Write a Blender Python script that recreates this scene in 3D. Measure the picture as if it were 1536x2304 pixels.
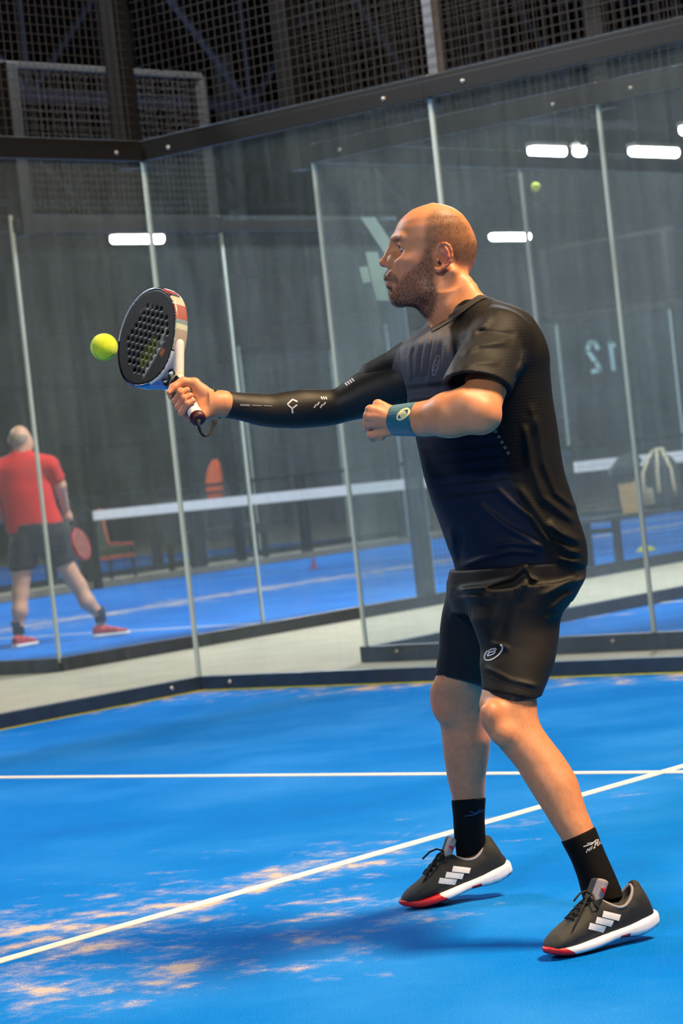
import bpy, bmesh, math, random
import numpy as np
from mathutils import Vector, Matrix
from mathutils.bvhtree import BVHTree

for o in list(bpy.data.objects):
    bpy.data.objects.remove(o)
SC = bpy.context.scene
COL = SC.collection
random.seed(7)
RNG = np.random.default_rng(11)

# ------------------------------------------------------------------ camera
IW, IH = 1536, 2304
FPX = 5922.0
CAM = Vector((9.9589, -10.2901, 1.1251))
YAW, PITCH, ROLL = -0.7086209, 0.0169295, -0.1080388
f0 = Vector((math.sin(YAW), math.cos(YAW), 0)); r0 = Vector((math.cos(YAW), -math.sin(YAW), 0)); u0 = Vector((0, 0, 1))
FWD = math.cos(PITCH) * f0 - math.sin(PITCH) * u0
UP_ = math.sin(PITCH) * f0 + math.cos(PITCH) * u0
CR = math.cos(ROLL) * r0 + math.sin(ROLL) * UP_
CU = -math.sin(ROLL) * r0 + math.cos(ROLL) * UP_
cd = bpy.data.cameras.new('camera')
cam = bpy.data.objects.new('camera', cd)
COL.objects.link(cam)
m = Matrix.Identity(4)
for i in range(3):
    m[i][0] = CR[i]; m[i][1] = CU[i]; m[i][2] = -FWD[i]; m[i][3] = CAM[i]
cam.matrix_world = m
cd.sensor_fit = 'VERTICAL'
cd.sensor_height = 36.0
cd.sensor_width = 24.0
cd.lens = FPX / IH * 36.0
cd.clip_end = 300
cd.dof.use_dof = True
cd.dof.focus_distance = 6.2
cd.dof.aperture_fstop = 7.1
SC.camera = cam

# ------------------------------------------------------------------ world, lights, exposure
w = bpy.data.worlds.new('hall_air'); SC.world = w
w.use_nodes = True
w.node_tree.nodes['Background'].inputs[0].default_value = (0.55, 0.68, 1.0, 1)
w.node_tree.nodes['Background'].inputs[1].default_value = 0.05
SC.view_settings.view_transform = 'Standard'
SC.view_settings.look = 'None'
SC.view_settings.gamma = 1.0
SC.view_settings.use_curve_mapping = False
SC.view_settings.exposure = 0.15
try:
    SC.cycles.use_denoising = True
    SC.cycles.transparent_max_bounces = 20
    SC.cycles.max_bounces = 4
    SC.cycles.diffuse_bounces = 2
    SC.cycles.glossy_bounces = 2
    SC.cycles.use_adaptive_sampling = True
    SC.cycles.adaptive_threshold = 0.06
    SC.cycles.adaptive_min_samples = 10
    SC.cycles.sample_clamp_indirect = 4.0
    SC.cycles.caustics_reflective = False
    SC.cycles.caustics_refractive = False
except Exception:
    pass

def flood(name, loc, target, power, sx, sy, color):
    ld = bpy.data.lights.new(name, 'AREA')
    ld.shape = 'RECTANGLE'; ld.size = sx; ld.size_y = sy
    ld.energy = power; ld.color = color
    o = bpy.data.objects.new(name, ld); COL.objects.link(o)
    o.location = loc
    d = Vector(target) - Vector(loc)
    o.rotation_euler = d.to_track_quat('-Z', 'Y').to_euler()
    return o
WARM = (1.0, 0.86, 0.66); COOL = (0.93, 0.97, 1.0)
# the floodlights of the player's court (poles along both long sides)
flood('court_floodlight', (9.4, -3.7, 7.6), (5.6, -5.6, 0.6), 1550, 2.2, 1.2, (1.0, 0.70, 0.40))
flood('court_floodlight', (9.9, -15.5, 6.0), (5.0, -9.0, 0.3), 520, 1.3, 0.45, COOL)
flood('court_floodlight', (-1.3, -5.0, 6.2), (4.2, -4.5, 0.3), 360, 1.3, 0.45, COOL)
# floodlights over the neighbouring courts
for (x, y, tx, ty, pw) in [(-1.35, 5.0, -6.5, 6.0, 520), (-1.25, 7.0, 4.5, 6.5, 620), (-14.1, 6.0, -8.5, 7.5, 520),
                           (-14.1, 17.0, -8.0, 15.0, 520), (-27, 14, -20, 14, 620), (-1.3, 17, -7, 18, 420)]:
    flood('court_floodlight', (x, y, 6.3), (tx, ty, 0), pw, 1.3, 0.6, COOL)

# ------------------------------------------------------------------ helpers
def lin(c):
    return tuple(((v / 255.0) / 12.92 if v / 255.0 <= 0.04045 else ((v / 255.0 + 0.055) / 1.055) ** 2.4) for v in c)

MATS = {}
def mat(name, rgb=(128, 128, 128), rough=0.5, metal=0.0, vary=0.12, scale=30.0, bump=0.0, bscale=200.0, sheen=0.0,
        coat=0.0, spec=0.5, emit=None, estr=0.0, sss=0.0, attr=None):
    """Principled material whose colour is broken up by a noise texture; attr = name of a colour attribute to multiply in."""
    if name in MATS: return MATS[name]
    ma = bpy.data.materials.new(name); ma.use_nodes = True
    nt = ma.node_tree; N = nt.nodes; L = nt.links
    b = N['Principled BSDF']
    c = lin(rgb)
    tc = N.new('ShaderNodeTexCoord')
    nz = N.new('ShaderNodeTexNoise'); nz.inputs['Scale'].default_value = scale; nz.inputs['Detail'].default_value = 4
    L.new(tc.outputs['Object'], nz.inputs['Vector'])
    mr = N.new('ShaderNodeMapRange'); mr.inputs['From Min'].default_value = 0.3; mr.inputs['From Max'].default_value = 0.7
    mr.inputs['To Min'].default_value = 1 - vary; mr.inputs['To Max'].default_value = 1 + vary
    L.new(nz.outputs['Fac'], mr.inputs['Value'])
    mx = N.new('ShaderNodeMix'); mx.data_type = 'RGBA'; mx.blend_type = 'MULTIPLY'; mx.inputs['Factor'].default_value = 1.0
    if attr:
        at = N.new('ShaderNodeAttribute'); at.attribute_name = attr
        L.new(at.outputs['Color'], mx.inputs['A'])
    else:
        mx.inputs['A'].default_value = (*c, 1)
    L.new(mr.outputs['Result'], mx.inputs['B'])
    L.new(mx.outputs['Result'], b.inputs['Base Color'])
    b.inputs['Roughness'].default_value = rough; b.inputs['Metallic'].default_value = metal
    b.inputs['Specular IOR Level'].default_value = spec
    b.inputs['Sheen Weight'].default_value = sheen
    b.inputs['Coat Weight'].default_value = coat
    if sss:
        b.inputs['Subsurface Weight'].default_value = sss
        b.inputs['Subsurface Radius'].default_value = (0.012, 0.005, 0.003)
        b.inputs['Subsurface Scale'].default_value = 0.6
    if bump:
        n2 = N.new('ShaderNodeTexNoise'); n2.inputs['Scale'].default_value = bscale; n2.inputs['Detail'].default_value = 3
        L.new(tc.outputs['Object'], n2.inputs['Vector'])
        bp = N.new('ShaderNodeBump'); bp.inputs['Strength'].default_value = bump; bp.inputs['Distance'].default_value = 0.01
        L.new(n2.outputs['Fac'], bp.inputs['Height']); L.new(bp.outputs['Normal'], b.inputs['Normal'])
    if emit:
        b.inputs['Emission Color'].default_value = (*emit, 1); b.inputs['Emission Strength'].default_value = estr
    MATS[name] = ma
    return ma

def mesh_from(name, verts, faces, mats=None, smooth=False, fm=None):
    me = bpy.data.meshes.new(name)
    me.from_pydata([tuple(v) for v in verts], [], [tuple(f) for f in faces])
    for mm in (mats or []): me.materials.append(mm)
    if fm is not None: me.polygons.foreach_set('material_index', np.asarray(fm, dtype=np.int32))
    if smooth: me.polygons.foreach_set('use_smooth', np.ones(len(me.polygons), dtype=bool))
    me.update()
    return me

def link(name, me, parent=None, loc=(0, 0, 0), rot=None):
    o = bpy.data.objects.new(name, me); COL.objects.link(o)
    o.location = loc
    if rot is not None: o.rotation_euler = rot
    if parent is not None: o.parent = parent
    return o

def empty(name, loc=(0, 0, 0), rz=0.0, parent=None):
    o = bpy.data.objects.new(name, None); COL.objects.link(o)
    o.empty_display_size = 0.1
    o.location = loc; o.rotation_euler = (0, 0, rz)
    if parent is not None: o.parent = parent
    return o

def tag(o, label=None, cat=None, group=None, kind=None):
    if label: o['label'] = label
    if cat: o['category'] = cat
    if group: o['group'] = group
    if kind: o['kind'] = kind
    return o

def boxv(x0, x1, y0, y1, z0, z1):
    v = [(x, y, z) for x in (x0, x1) for y in (y0, y1) for z in (z0, z1)]
    f = [(0, 1, 3, 2), (4, 6, 7, 5), (0, 4, 5, 1), (2, 3, 7, 6), (0, 2, 6, 4), (1, 5, 7, 3)]
    return v, f

class MB:
    """collects shapes into one mesh"""
    def __init__(s): s.v = []; s.f = []
    def add(s, v, f):
        n = len(s.v); s.v += [tuple(q) for q in v]; s.f += [tuple(i + n for i in q) for q in f]; return s
    def box(s, x0, x1, y0, y1, z0, z1): return s.add(*boxv(x0, x1, y0, y1, z0, z1))
    def tube(s, pts, rad, n=8, cap=True):
        pts = [Vector(p) for p in pts]; k = len(pts)
        if not hasattr(rad, '__len__'): rad = [rad] * k
        vs = []; fs = []; up = None
        for i, p in enumerate(pts):
            t = (pts[min(i + 1, k - 1)] - pts[max(i - 1, 0)]).normalized()
            if up is None: up = Vector((0, 0, 1)) if abs(t.z) < 0.9 else Vector((1, 0, 0))
            a = t.cross(up)
            if a.length < 1e-6: a = t.orthogonal()
            a.normalize(); b = a.cross(t).normalized(); up = b
            for j in range(n):
                q = 2 * math.pi * j / n
                vs.append(p + rad[i] * (math.cos(q) * a + math.sin(q) * b))
        for i in range(k - 1):
            for j in range(n):
                fs.append((i * n + j, i * n + (j + 1) % n, (i + 1) * n + (j + 1) % n, (i + 1) * n + j))
        if cap:
            fs.append(tuple(range(n - 1, -1, -1))); fs.append(tuple((k - 1) * n + j for j in range(n)))
        return s.add(vs, fs)
    def lathe(s, prof, n=20, M=None):
        """prof: list of (r, z); M optional 4x4"""
        vs = []; fs = []
        for (r, z) in prof:
            for j in range(n):
                q = 2 * math.pi * j / n
                p = Vector((r * math.cos(q), r * math.sin(q), z)); vs.append(M @ p if M else p)
        for i in range(len(prof) - 1):
            for j in range(n):
                fs.append((i * n + j, i * n + (j + 1) % n, (i + 1) * n + (j + 1) % n, (i + 1) * n + j))
        fs.append(tuple(range(n - 1, -1, -1))); fs.append(tuple((len(prof) - 1) * n + j for j in range(n)))
        return s.add(vs, fs)
    def prism(s, poly, z0, z1, M=None):
        n = len(poly)
        vs = [Vector((p[0], p[1], z0)) for p in poly] + [Vector((p[0], p[1], z1)) for p in poly]
        if M: vs = [M @ v for v in vs]
        fs = [tuple(range(n - 1, -1, -1)), tuple(range(n, 2 * n))] + [(i, (i + 1) % n, n + (i + 1) % n, n + i) for i in range(n)]
        return s.add(vs, fs)
    def mesh(s, name, m=None, smooth=False): return mesh_from(name, s.v, s.f, [m] if m else None, smooth)
    def build(s, name, m, parent=None, smooth=False, loc=(0, 0, 0)): return link(name, s.mesh(name, m, smooth), parent, loc)

def bevel(me, w, seg=2):
    bm = bmesh.new(); bm.from_mesh(me)
    bmesh.ops.bevel(bm, geom=bm.edges[:], offset=w, segments=seg, affect='EDGES', profile=0.7)
    bm.to_mesh(me); bm.free(); return me

# ------------------------------------------------------------------ materials of the place
STEEL = mat('black_powder_coated_steel', (19, 19, 20), 0.45, 0.2, 0.15, 12, 0.05, 300)
STEELB = mat('dark_blue_steel', (38, 56, 76), 0.5, 0.1, 0.15, 12)
STEELG = mat('grey_galvanised_steel', (120, 122, 128), 0.45, 0.5, 0.15, 20)
WIRE = mat('galvanised_wire', (56, 53, 52), 0.6, 0.2, 0.15, 40)
BOLT = mat('zinc_bolt', (190, 188, 182), 0.3, 0.8, 0.1, 50)
WHITE = mat('white_paint', (235, 233, 228), 0.7, 0, 0.05, 80)

def glass_material(name, dust):
    """architectural glass: clear, reflecting at grazing angles, with a dusty film and wiped smudges"""
    ma = bpy.data.materials.new(name); ma.use_nodes = True
    nt = ma.node_tree; N = nt.nodes; L = nt.links; N.clear()
    out = N.new('ShaderNodeOutputMaterial')
    tr = N.new('ShaderNodeBsdfTransparent'); tr.inputs[0].default_value = (0.955, 0.975, 0.972, 1)
    gl = N.new('ShaderNodeBsdfGlossy'); gl.inputs['Roughness'].default_value = 0.02
    gl.inputs['Color'].default_value = (0.9, 0.97, 1.0, 1)
    lw = N.new('ShaderNodeFresnel'); lw.inputs['IOR'].default_value = 1.45
    half = N.new('ShaderNodeMath'); half.operation = 'MULTIPLY'; half.inputs[1].default_value = 0.55
    L.new(lw.outputs[0], half.inputs[0])
    m1 = N.new('ShaderNodeMixShader'); L.new(half.outputs[0], m1.inputs[0]); L.new(tr.outputs[0], m1.inputs[1]); L.new(gl.outputs[0], m1.inputs[2])
    df = N.new('ShaderNodeBsdfDiffuse'); df.inputs[0].default_value = (0.62, 0.76, 0.78, 1)
    tl = N.new('ShaderNodeBsdfTranslucent'); tl.inputs[0].default_value = (0.62, 0.76, 0.78, 1)
    dm = N.new('ShaderNodeMixShader'); dm.inputs[0].default_value = 0.5
    L.new(df.outputs[0], dm.inputs[1]); L.new(tl.outputs[0], dm.inputs[2])
    tc = N.new('ShaderNodeTexCoord')
    mp = N.new('ShaderNodeMapping'); mp.inputs['Scale'].default_value = (2.2, 2.2, 0.8)
    L.new(tc.outputs['Object'], mp.inputs[0])
    nz = N.new('ShaderNodeTexNoise'); nz.inputs['Scale'].default_value = 1.7; nz.inputs['Detail'].default_value = 4; nz.inputs['Roughness'].default_value = 0.62
    L.new(mp.outputs[0], nz.inputs['Vector'])
    r1 = N.new('ShaderNodeMapRange'); r1.inputs['From Min'].default_value = 0.35; r1.inputs['From Max'].default_value = 0.78
    r1.inputs['To Min'].default_value = dust * 0.75; r1.inputs['To Max'].default_value = dust * 1.7
    L.new(nz.outputs[0], r1.inputs[0])
    # wiped vertical streaks
    mp2 = N.new('ShaderNodeMapping'); mp2.inputs['Scale'].default_value = (9, 9, 0.35)
    L.new(tc.outputs['Object'], mp2.inputs[0])
    n2 = N.new('ShaderNodeTexNoise'); n2.inputs['Scale'].default_value = 2.0; n2.inputs['Detail'].default_value = 2
    L.new(mp2.outputs[0], n2.inputs['Vector'])
    r2 = N.new('ShaderNodeMapRange'); r2.inputs['From Min'].default_value = 0.48; r2.inputs['From Max'].default_value = 0.8
    r2.inputs['To Min'].default_value = 0.0; r2.inputs['To Max'].default_value = dust * 0.55
    L.new(n2.outputs[0], r2.inputs[0])
    ad = N.new('ShaderNodeMath'); ad.operation = 'ADD'; L.new(r1.outputs[0], ad.inputs[0]); L.new(r2.outputs[0], ad.inputs[1])
    m2 = N.new('ShaderNodeMixShader'); L.new(ad.outputs[0], m2.inputs[0]); L.new(m1.outputs[0], m2.inputs[1]); L.new(dm.outputs[0], m2.inputs[2])
    L.new(m2.outputs[0], out.inputs[0])
    return ma
CLEAR = bpy.data.materials.new('clear_glass_back_face'); CLEAR.use_nodes = True
_n = CLEAR.node_tree.nodes; _n.clear(); _o = _n.new('ShaderNodeOutputMaterial'); _t = _n.new('ShaderNodeBsdfTransparent')
_t.inputs[0].default_value = (0.985, 0.992, 0.990, 1); CLEAR.node_tree.links.new(_t.outputs[0], _o.inputs[0])
GLASS = glass_material('dusty_tempered_glass', 0.062)
EDGE = mat('polished_glass_edge', (196, 212, 208), 0.3, 0, 0.06, 6, 0, 0, 0, 0.4)

def turf_material(name, extra=True):
    ma = bpy.data.materials.new(name); ma.use_nodes = True
    nt = ma.node_tree; N = nt.nodes; L = nt.links
    b = N['Principled BSDF']; b.inputs['Roughness'].default_value = 0.85; b.inputs['Specular IOR Level'].default_value = 0.04
    tc = N.new('ShaderNodeTexCoord')
    def noise(scale, det, rough=0.6):
        n = N.new('ShaderNodeTexNoise'); n.inputs['Scale'].default_value = scale; n.inputs['Detail'].default_value = det; n.inputs['Roughness'].default_value = rough
        L.new(tc.outputs['Object'], n.inputs['Vector']); return n.outputs[0]
    def rng(src, a, b_, c, d):
        r = N.new('ShaderNodeMapRange'); L.new(src, r.inputs[0])
        for i, v in zip((1, 2, 3, 4), (a, b_, c, d)): r.inputs[i].default_value = v
        return r.outputs[0]
    def op(k, a, b_=None):
        if k == 'MULTIPLY_ADD': return op('ADD', op('MULTIPLY', a, b_), -0.25)
        q = N.new('ShaderNodeMath'); q.operation = k
        for i, v in enumerate((a, b_)):
            if v is None: continue
            if isinstance(v, (int, float)): q.inputs[i].default_value = v
            else: L.new(v, q.inputs[i])
        return q.outputs[0]
    sx = N.new('ShaderNodeSeparateXYZ'); L.new(tc.outputs['Object'], sx.inputs[0])
    X, Y = sx.outputs[0], sx.outputs[1]
    # sand: swept along the centre line and the walls, in streaky patches
    band = op('MULTIPLY', rng(op('ABSOLUTE', op('SUBTRACT', X, 4.98)), 0.10, 1.45, 1.0, 0.0), rng(Y, -5.6, -3.4, 1.0, 0.2))
    wall = rng(op('MINIMUM', op('ABSOLUTE', Y), op('ADD', X, 0.12)), 0.02, 0.9, 0.85, 0.0)
    bias = op('MAXIMUM', band, wall)
    big = noise(1.1, 5, 0.6); mid = noise(6.5, 6, 0.65); fine = noise(260, 3, 0.7); veryfine = noise(900, 2, 0.7)
    patch = op('ADD', op('MULTIPLY', big, 0.42), op('MULTIPLY', mid, 0.58))
    amt = op('ADD', op('MULTIPLY', bias, 0.30), op('MULTIPLY_ADD', patch, 1.5)) 
    core = rng(amt, 0.70, 0.90, 0.0, 1.0)
    speck = rng(op('ADD', op('MULTIPLY', core, 0.34), op('MULTIPLY', fine, 0.75)), 0.50, 0.70, 0.0, 1.0)
    sand = op('MULTIPLY', op('MAXIMUM', op('MULTIPLY', core, 0.34), op('MULTIPLY', speck, op('MULTIPLY', rng(amt, 0.58, 0.84, 0.0, 1.0), 0.95))), 0.92)
    stray = op('MULTIPLY', rng(noise(340, 2, 0.6), 0.66, 0.74, 0.0, 0.4), 1.0)
    sand = op('MAXIMUM', sand, stray)
    dusting = rng(big, 0.45, 0.7, 0.0, 0.03)
    sand = op('MAXIMUM', sand, dusting)
    cr = N.new('ShaderNodeMix'); cr.data_type = 'RGBA'
    cr.inputs['A'].default_value = (*lin((0, 100, 205)), 1); cr.inputs['B'].default_value = (*lin((0, 148, 250)), 1)
    L.new(rng(op('ADD', op('MULTIPLY', big, 0.35), op('MULTIPLY', fine, 0.65)), 0.36, 0.64, 0, 1), cr.inputs['Factor'])
    cs = N.new('ShaderNodeMix'); cs.data_type = 'RGBA'
    cs.inputs['B'].default_value = (*lin((226, 205, 178)), 1)
    L.new(cr.outputs['Result'], cs.inputs['A']); L.new(sand, cs.inputs['Factor'])
    L.new(cs.outputs['Result'], b.inputs['Base Color'])
    bp = N.new('ShaderNodeBump'); bp.inputs['Strength'].default_value = 0.6; bp.inputs['Distance'].default_value = 0.006
    L.new(op('ADD', veryfine, fine), bp.inputs['Height']); L.new(bp.outputs[0], b.inputs['Normal'])
    return ma
TURF = turf_material('blue_sanded_turf')
LINE = mat('white_turf_line', (238, 232, 222), 0.9, 0, 0.06, 120, 0.4, 700)
CONC = mat('beige_concrete', (164, 158, 138), 0.8, 0, 0.10, 3.0, 0.1, 60)

# ------------------------------------------------------------------ hall
tag(MB().box(-70, 30, -40, 70, -0.30, -0.012).build('floor', CONC), 'beige concrete hall floor running between the courts', 'floor', kind='structure')
ROOF = mat('dark_blue_roof_sheeting', (15, 20, 32), 0.7, 0.1, 0.2, 1.5)
CLAD = mat('grey_wall_cladding', (118, 126, 128), 0.7, 0, 0.12, 1.2)
TRUSS = mat('blue_grey_truss_steel', (56, 64, 82), 0.5, 0.2, 0.15, 4)
tag(MB().box(-70, 30, -40, 70, 11.0, 11.3).build('ceiling', ROOF), 'dark blue corrugated hall roof', 'ceiling', kind='structure')
# far long wall: corrugated sheets as real ribs
def ribbed_wall(name, axis, at, a0, a1, z0, z1, pitch):
    mb = MB(); z = z0; k = 0
    vs = []; fs = []
    while z < z1:
        for (dz, off) in ((0, 0.0), (pitch * 0.45, 0.0), (pitch * 0.55, 0.06), (pitch * 0.95, 0.06)):
            n = len(vs)
            if axis == 'x': vs += [(at + off, a0, z + dz), (at + off, a1, z + dz)]
            else: vs += [(a0, at - off, z + dz), (a1, at - off, z + dz)]
            if n: fs.append((n - 2, n - 1, n + 1, n))
        z += pitch
    # a back sheet gives the wall its thickness
    mb.add(vs, fs)
    if axis == 'x': mb.box(at - 0.3, at - 0.05, a0, a1, z0, z1)
    else: mb.box(a0, a1, at + 0.05, at + 0.3, z0, z1)
    return tag(mb.build(name, CLAD), 'grey ribbed cladding of the far hall wall' if axis == 'x' else 'grey ribbed cladding of the hall end wall', 'wall', kind='structure')
ribbed_wall('wall_left', 'x', -46.0, -40, 66, 0, 5.8, 0.42)
ribbed_wall('wall_back', 'y', 66.0, -46, 30, 0, 5.8, 0.42)
CLADU = mat('dark_navy_upper_sheeting', (17, 23, 38), 0.7, 0.1, 0.25, 0.8)
tag(MB().box(-46.3, -45.95, -40, 66, 5.8, 11.0).build('wall_left_upper', CLADU), 'dark navy sheeting of the upper far hall wall', 'wall', kind='structure')
tag(MB().box(-46, 30, 65.95, 66.3, 5.8, 11.0).build('wall_back_upper', CLADU), 'dark navy sheeting of the upper hall end wall', 'wall', kind='structure')
# ------------------------------------------------------------------ courts
GLASS_T = 0.012
def glass_mesh(w_, h_):
    v, f = boxv(0.005, w_ - 0.005, -GLASS_T / 2, GLASS_T / 2, 0.055, h_)
    # box faces 0/1 are the +-x edges, 2/3 the broad faces, 4/5 bottom and top
    return mesh_from('glass_panel', v, f, [GLASS, EDGE, CLEAR], fm=[1, 1, 0, 2, 1, 1])
GM = {}
def wire_mesh(w_, h_, step=0.05, t=0.0026):
    key = ('wire', round(w_, 3), round(h_, 3), step)
    if key in GM: return GM[key]
    mb = MB(); h = t / 2
    n = int(round(w_ / step)); k = int(round(h_ / step))
    for i in range(1, n): mb.box(i * step - h, i * step + h, -h - 0.004, h - 0.004, 0, h_)
    for j in range(1, k): mb.box(0, w_, -h, h, j * step - h, j * step + h)
    GM[key] = mb.mesh('mesh_wires', WIRE); return GM[key]
BEAMS = {}
def boxmesh(name, x0, x1, y0, y1, z0, z1, m, bev=0.0):
    key = (name, round(x1 - x0, 3), round(y1 - y0, 3), round(z1 - z0, 3), round(x0, 3), round(y0, 3), round(z0, 3), m.name)
    if key in BEAMS: return BEAMS[key]
    v, f = boxv(x0, x1, y0, y1, z0, z1)
    me = mesh_from(name, v, f, [m])
    if bev: bevel(me, bev)
    BEAMS[key] = me; return me
boltm = MB().lathe([(0.0135, 0), (0.0135, 0.004), (0.011, 0.009), (0.006, 0.0115), (0.001, 0.012)], 12).mesh('bolt', BOLT, True)

def wall_run(name, loc, rz, segs, label, group=None, post_mat=STEEL, post_w=0.055, corner_post=False, bolts=True, joint_mat=None, base_mat=None, lean=1):
    """a run of enclosure along local +x; local -y is the court side when lean=1.
    segs: list of (length, 'glass3' | 'glass2' | 'mesh4' | 'mesh3' | 'low' )"""
    root = empty(name, loc, rz)
    tag(root, label, 'court wall', group)
    x = 0.0; s = -lean
    bm_ = base_mat or STEELB
    for (ln, kind) in segs:
        if kind.startswith('glass'):
            h_ = 2.0 if kind == 'glass2' else 3.0
            k = ('g', ln, h_)
            if k not in GM: GM[k] = glass_mesh(ln, h_)
            link('glass_panel', GM[k], root, (x, 0, 0))
            link('top_beam', boxmesh('top_beam', 0, ln, 0.006, 0.056, h_ - 0.10, h_ - 0.02, STEEL, 0.003), root, (x, 0, 0)) if lean < 0 else \
                link('top_beam', boxmesh('top_beam', 0, ln, -0.052, -0.006, h_ - 0.118, h_ - 0.035, STEEL, 0.003), root, (x, 0, 0))
            if bolts and lean > 0:
                for bx_ in (0.25, ln - 0.25):
                    link('bolt', boltm, root, (x + bx_, -0.052, h_ - 0.077), (math.pi / 2, 0, 0))
                    link('bolt', boltm, root, (x + bx_, -0.0275, 0.045), (math.pi / 2, 0, 0))
            link('glass_joint', boxmesh('glass_joint', -0.011, 0.011, -0.0085, 0.0085, 0.05, h_ - 0.01, EDGE), root, (x, 0, 0))
            # mesh above the glass
            if kind == 'glass3':
                hh = 1.0
                o = link('mesh_wires', wire_mesh(ln, hh), root, (x, 0.03, h_)); o['kind'] = 'stuff'
                link('mesh_rail', boxmesh('mesh_rail', 0, ln, 0.0, 0.04, 0, 0.04, STEEL, 0.003), root, (x, 0.01, h_ + hh - 0.02))
                link('mesh_rail', boxmesh('mesh_rail', 0, ln, 0.0, 0.012, 0, 0.022, STEEL, 0.002), root, (x, -0.045, h_ - 0.034))
        else:
            ph = {'mesh4': 4.0, 'mesh3': 3.0, 'low': 1.1}[kind]
            o = link('mesh_wires', wire_mesh(ln, ph - 0.06), root, (x, 0.0, 0.06)); o['kind'] = 'stuff'
            link('mesh_rail', boxmesh('mesh_rail', 0, ln, -0.02, 0.02, 0, 0.04, STEEL, 0.003), root, (x, 0, ph - 0.04))
        link('base_beam', boxmesh('base_beam', 0, ln, -0.024, 0.05, -0.012, 0.078, bm_, 0.003), root, (x, 0, 0))
        x += ln
    # posts behind the joints
    X = 0.0
    hs = []
    for i in range(len(segs) + 1):
        a = segs[i - 1] if i else segs[0]; b = segs[i] if i < len(segs) else segs[-1]
        hh = max({'glass3': 4.0, 'glass3n': 3.0, 'glass2': 3.0, 'mesh4': 4.0, 'mesh3': 3.0, 'low': 1.1}[q[1]] for q in (a, b))
        isg = a[1].startswith('glass') and b[1].startswith('glass')
        if not (i == 0 and not corner_post):
            if isg and i not in (0, len(segs)):
                link('post', boxmesh('post', -0.028, 0.028, 0.045, 0.105, 2.9, hh, joint_mat, 0.003) if joint_mat else boxmesh('post', -0.055, 0.055, 0.04, 0.12, 2.86, max(hh, 3.0), STEEL, 0.003), root, (X, 0, 0))
            elif isg:
                link('post', boxmesh('post', -0.06, 0.06, 0.05, 0.15, 2.86, hh, post_mat, 0.004), root, (X, 0, 0))
            else:
                wq = 0.06 if not isg else 0.06
                link('post', boxmesh('post', -wq, wq, 0.05, 0.15, 0, hh, post_mat, 0.004), root, (X, 0, 0))
        if i < len(segs): X += segs[i][0]
    return root

HP = math.pi / 2
# player's court: x 0..10, y -20..0
def turf(x0, x1, y0, y1, label, off=(0, 0)):
    o = MB().box(x0 - off[0], x1 - off[0], y0 - off[1], y1 - off[1], -0.012, 0.0).build('floor', TURF, None, False, (off[0], off[1], 0))
    return tag(o, label, 'court turf', kind='structure')
TA = turf(0.0, 10.0, -20.0, 0.0, 'sanded blue turf of the court the player stands on')
TB = turf(-12.75, -2.75, 1.55, 21.5, 'sanded blue turf of the court behind the left glass corner', (-12.75, 1.55 + 20))
TC = turf(0.1, 10.1, 1.3, 21.3, 'sanded blue turf of the court right behind the back wall', (0.1, 1.3 + 20))
TE = turf(-25.5, -15.5, 1.55, 21.5, 'sanded blue turf of the far left court', (-25.5, 1.55 + 20))
def cline(par, x0, x1, y0, y1, top=0.003):
    ox, oy = par.location.x, par.location.y
    MB().box(x0 - ox, x1 - ox, y0 - oy, y1 - oy, -0.006, top).build('court_line', LINE, par)
def lines(par, x0, y0, near=True, far=True):
    # x0,y0 = corner of a 10 x 20 court at its low-y side
    if near:
        cline(par, x0 + 0.02, x0 + 9.98, y0 + 3.0, y0 + 3.05); cline(par, x0 + 4.975, x0 + 5.025, y0 + 2.8, y0 + 10, .0022)
    if far:
        cline(par, x0 + 0.02, x0 + 9.98, y0 + 16.95, y0 + 17.0); cline(par, x0 + 4.975, x0 + 5.025, y0 + 10, y0 + 17.2, .0022)
lines(TA, 0, -20); lines(TB, -12.75, 1.55); lines(TC, 0.1, 1.3); lines(TE, -25.5, 1.55)

g2 = [(2.0, 'glass3')]
wall_run('glass_back_wall', (0.0, 0, 0), 0, g2 * 5, 'glass back wall of the player\'s court, under a bolted black top beam', base_mat=STEELB, joint_mat=STEELG)
wall_run('glass_side_wall', (-0.0, -4.0, 0), HP, g2 * 2, 'glass side wall at the left edge, meeting the back wall at the near corner', corner_post=True)
# court B (behind the left corner)
wall_run('glass_back_wall', (-12.75, 1.55, 0), 0, g2 * 5, 'glass back wall of the red player\'s court, nearest its corner', lean=-1, bolts=False)
wall_run('glass_side_wall', (-2.75, 1.55, 0), HP, [(2.0, 'glass3'), (2.0, 'glass3n'), (2.0, 'low'), (2.0, 'low'), (2.0, 'low'), (2.0, 'low'), (2.0, 'low'), (2.0, 'low'), (2.0, 'glass3'), (2.0, 'glass3')],
         'glass and low mesh side wall of the red player\'s court, facing the walkway', post_mat=STEELB, lean=1, bolts=False, base_mat=STEEL)
wall_run('mesh_side_fence', (-12.75, 1.55, 0), HP, [(2.0, 'glass3'), (2.0, 'glass3n')] + [(2.0, 'low')] * 6 + [(2.0, 'glass3'), (2.0, 'glass3')],
         'far low mesh side fence of the red player\'s court', lean=1, bolts=False, base_mat=CONC)
wall_run('glass_back_wall', (-12.75, 21.5, 0), 0, g2 * 5, 'far glass end wall carrying the mirrored number 12', lean=1, bolts=False)
# court C (right behind the back wall)
wall_run('glass_back_wall', (0.1, 1.3, 0), 0, g2 * 5, 'glass wall with the mirrored stencil number behind the player\'s head', lean=1, bolts=True)
wall_run('glass_side_wall', (0.1, 1.3, 0), HP, [(2.0, 'glass3'), (2.0, 'glass3n'), (2.0, 'low'), (2.0, 'low'), (2.0, 'low')],
         'glass side wall receding behind the player\'s back, sand piled along its foot', corner_post=True, lean=1, bolts=False)
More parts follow.
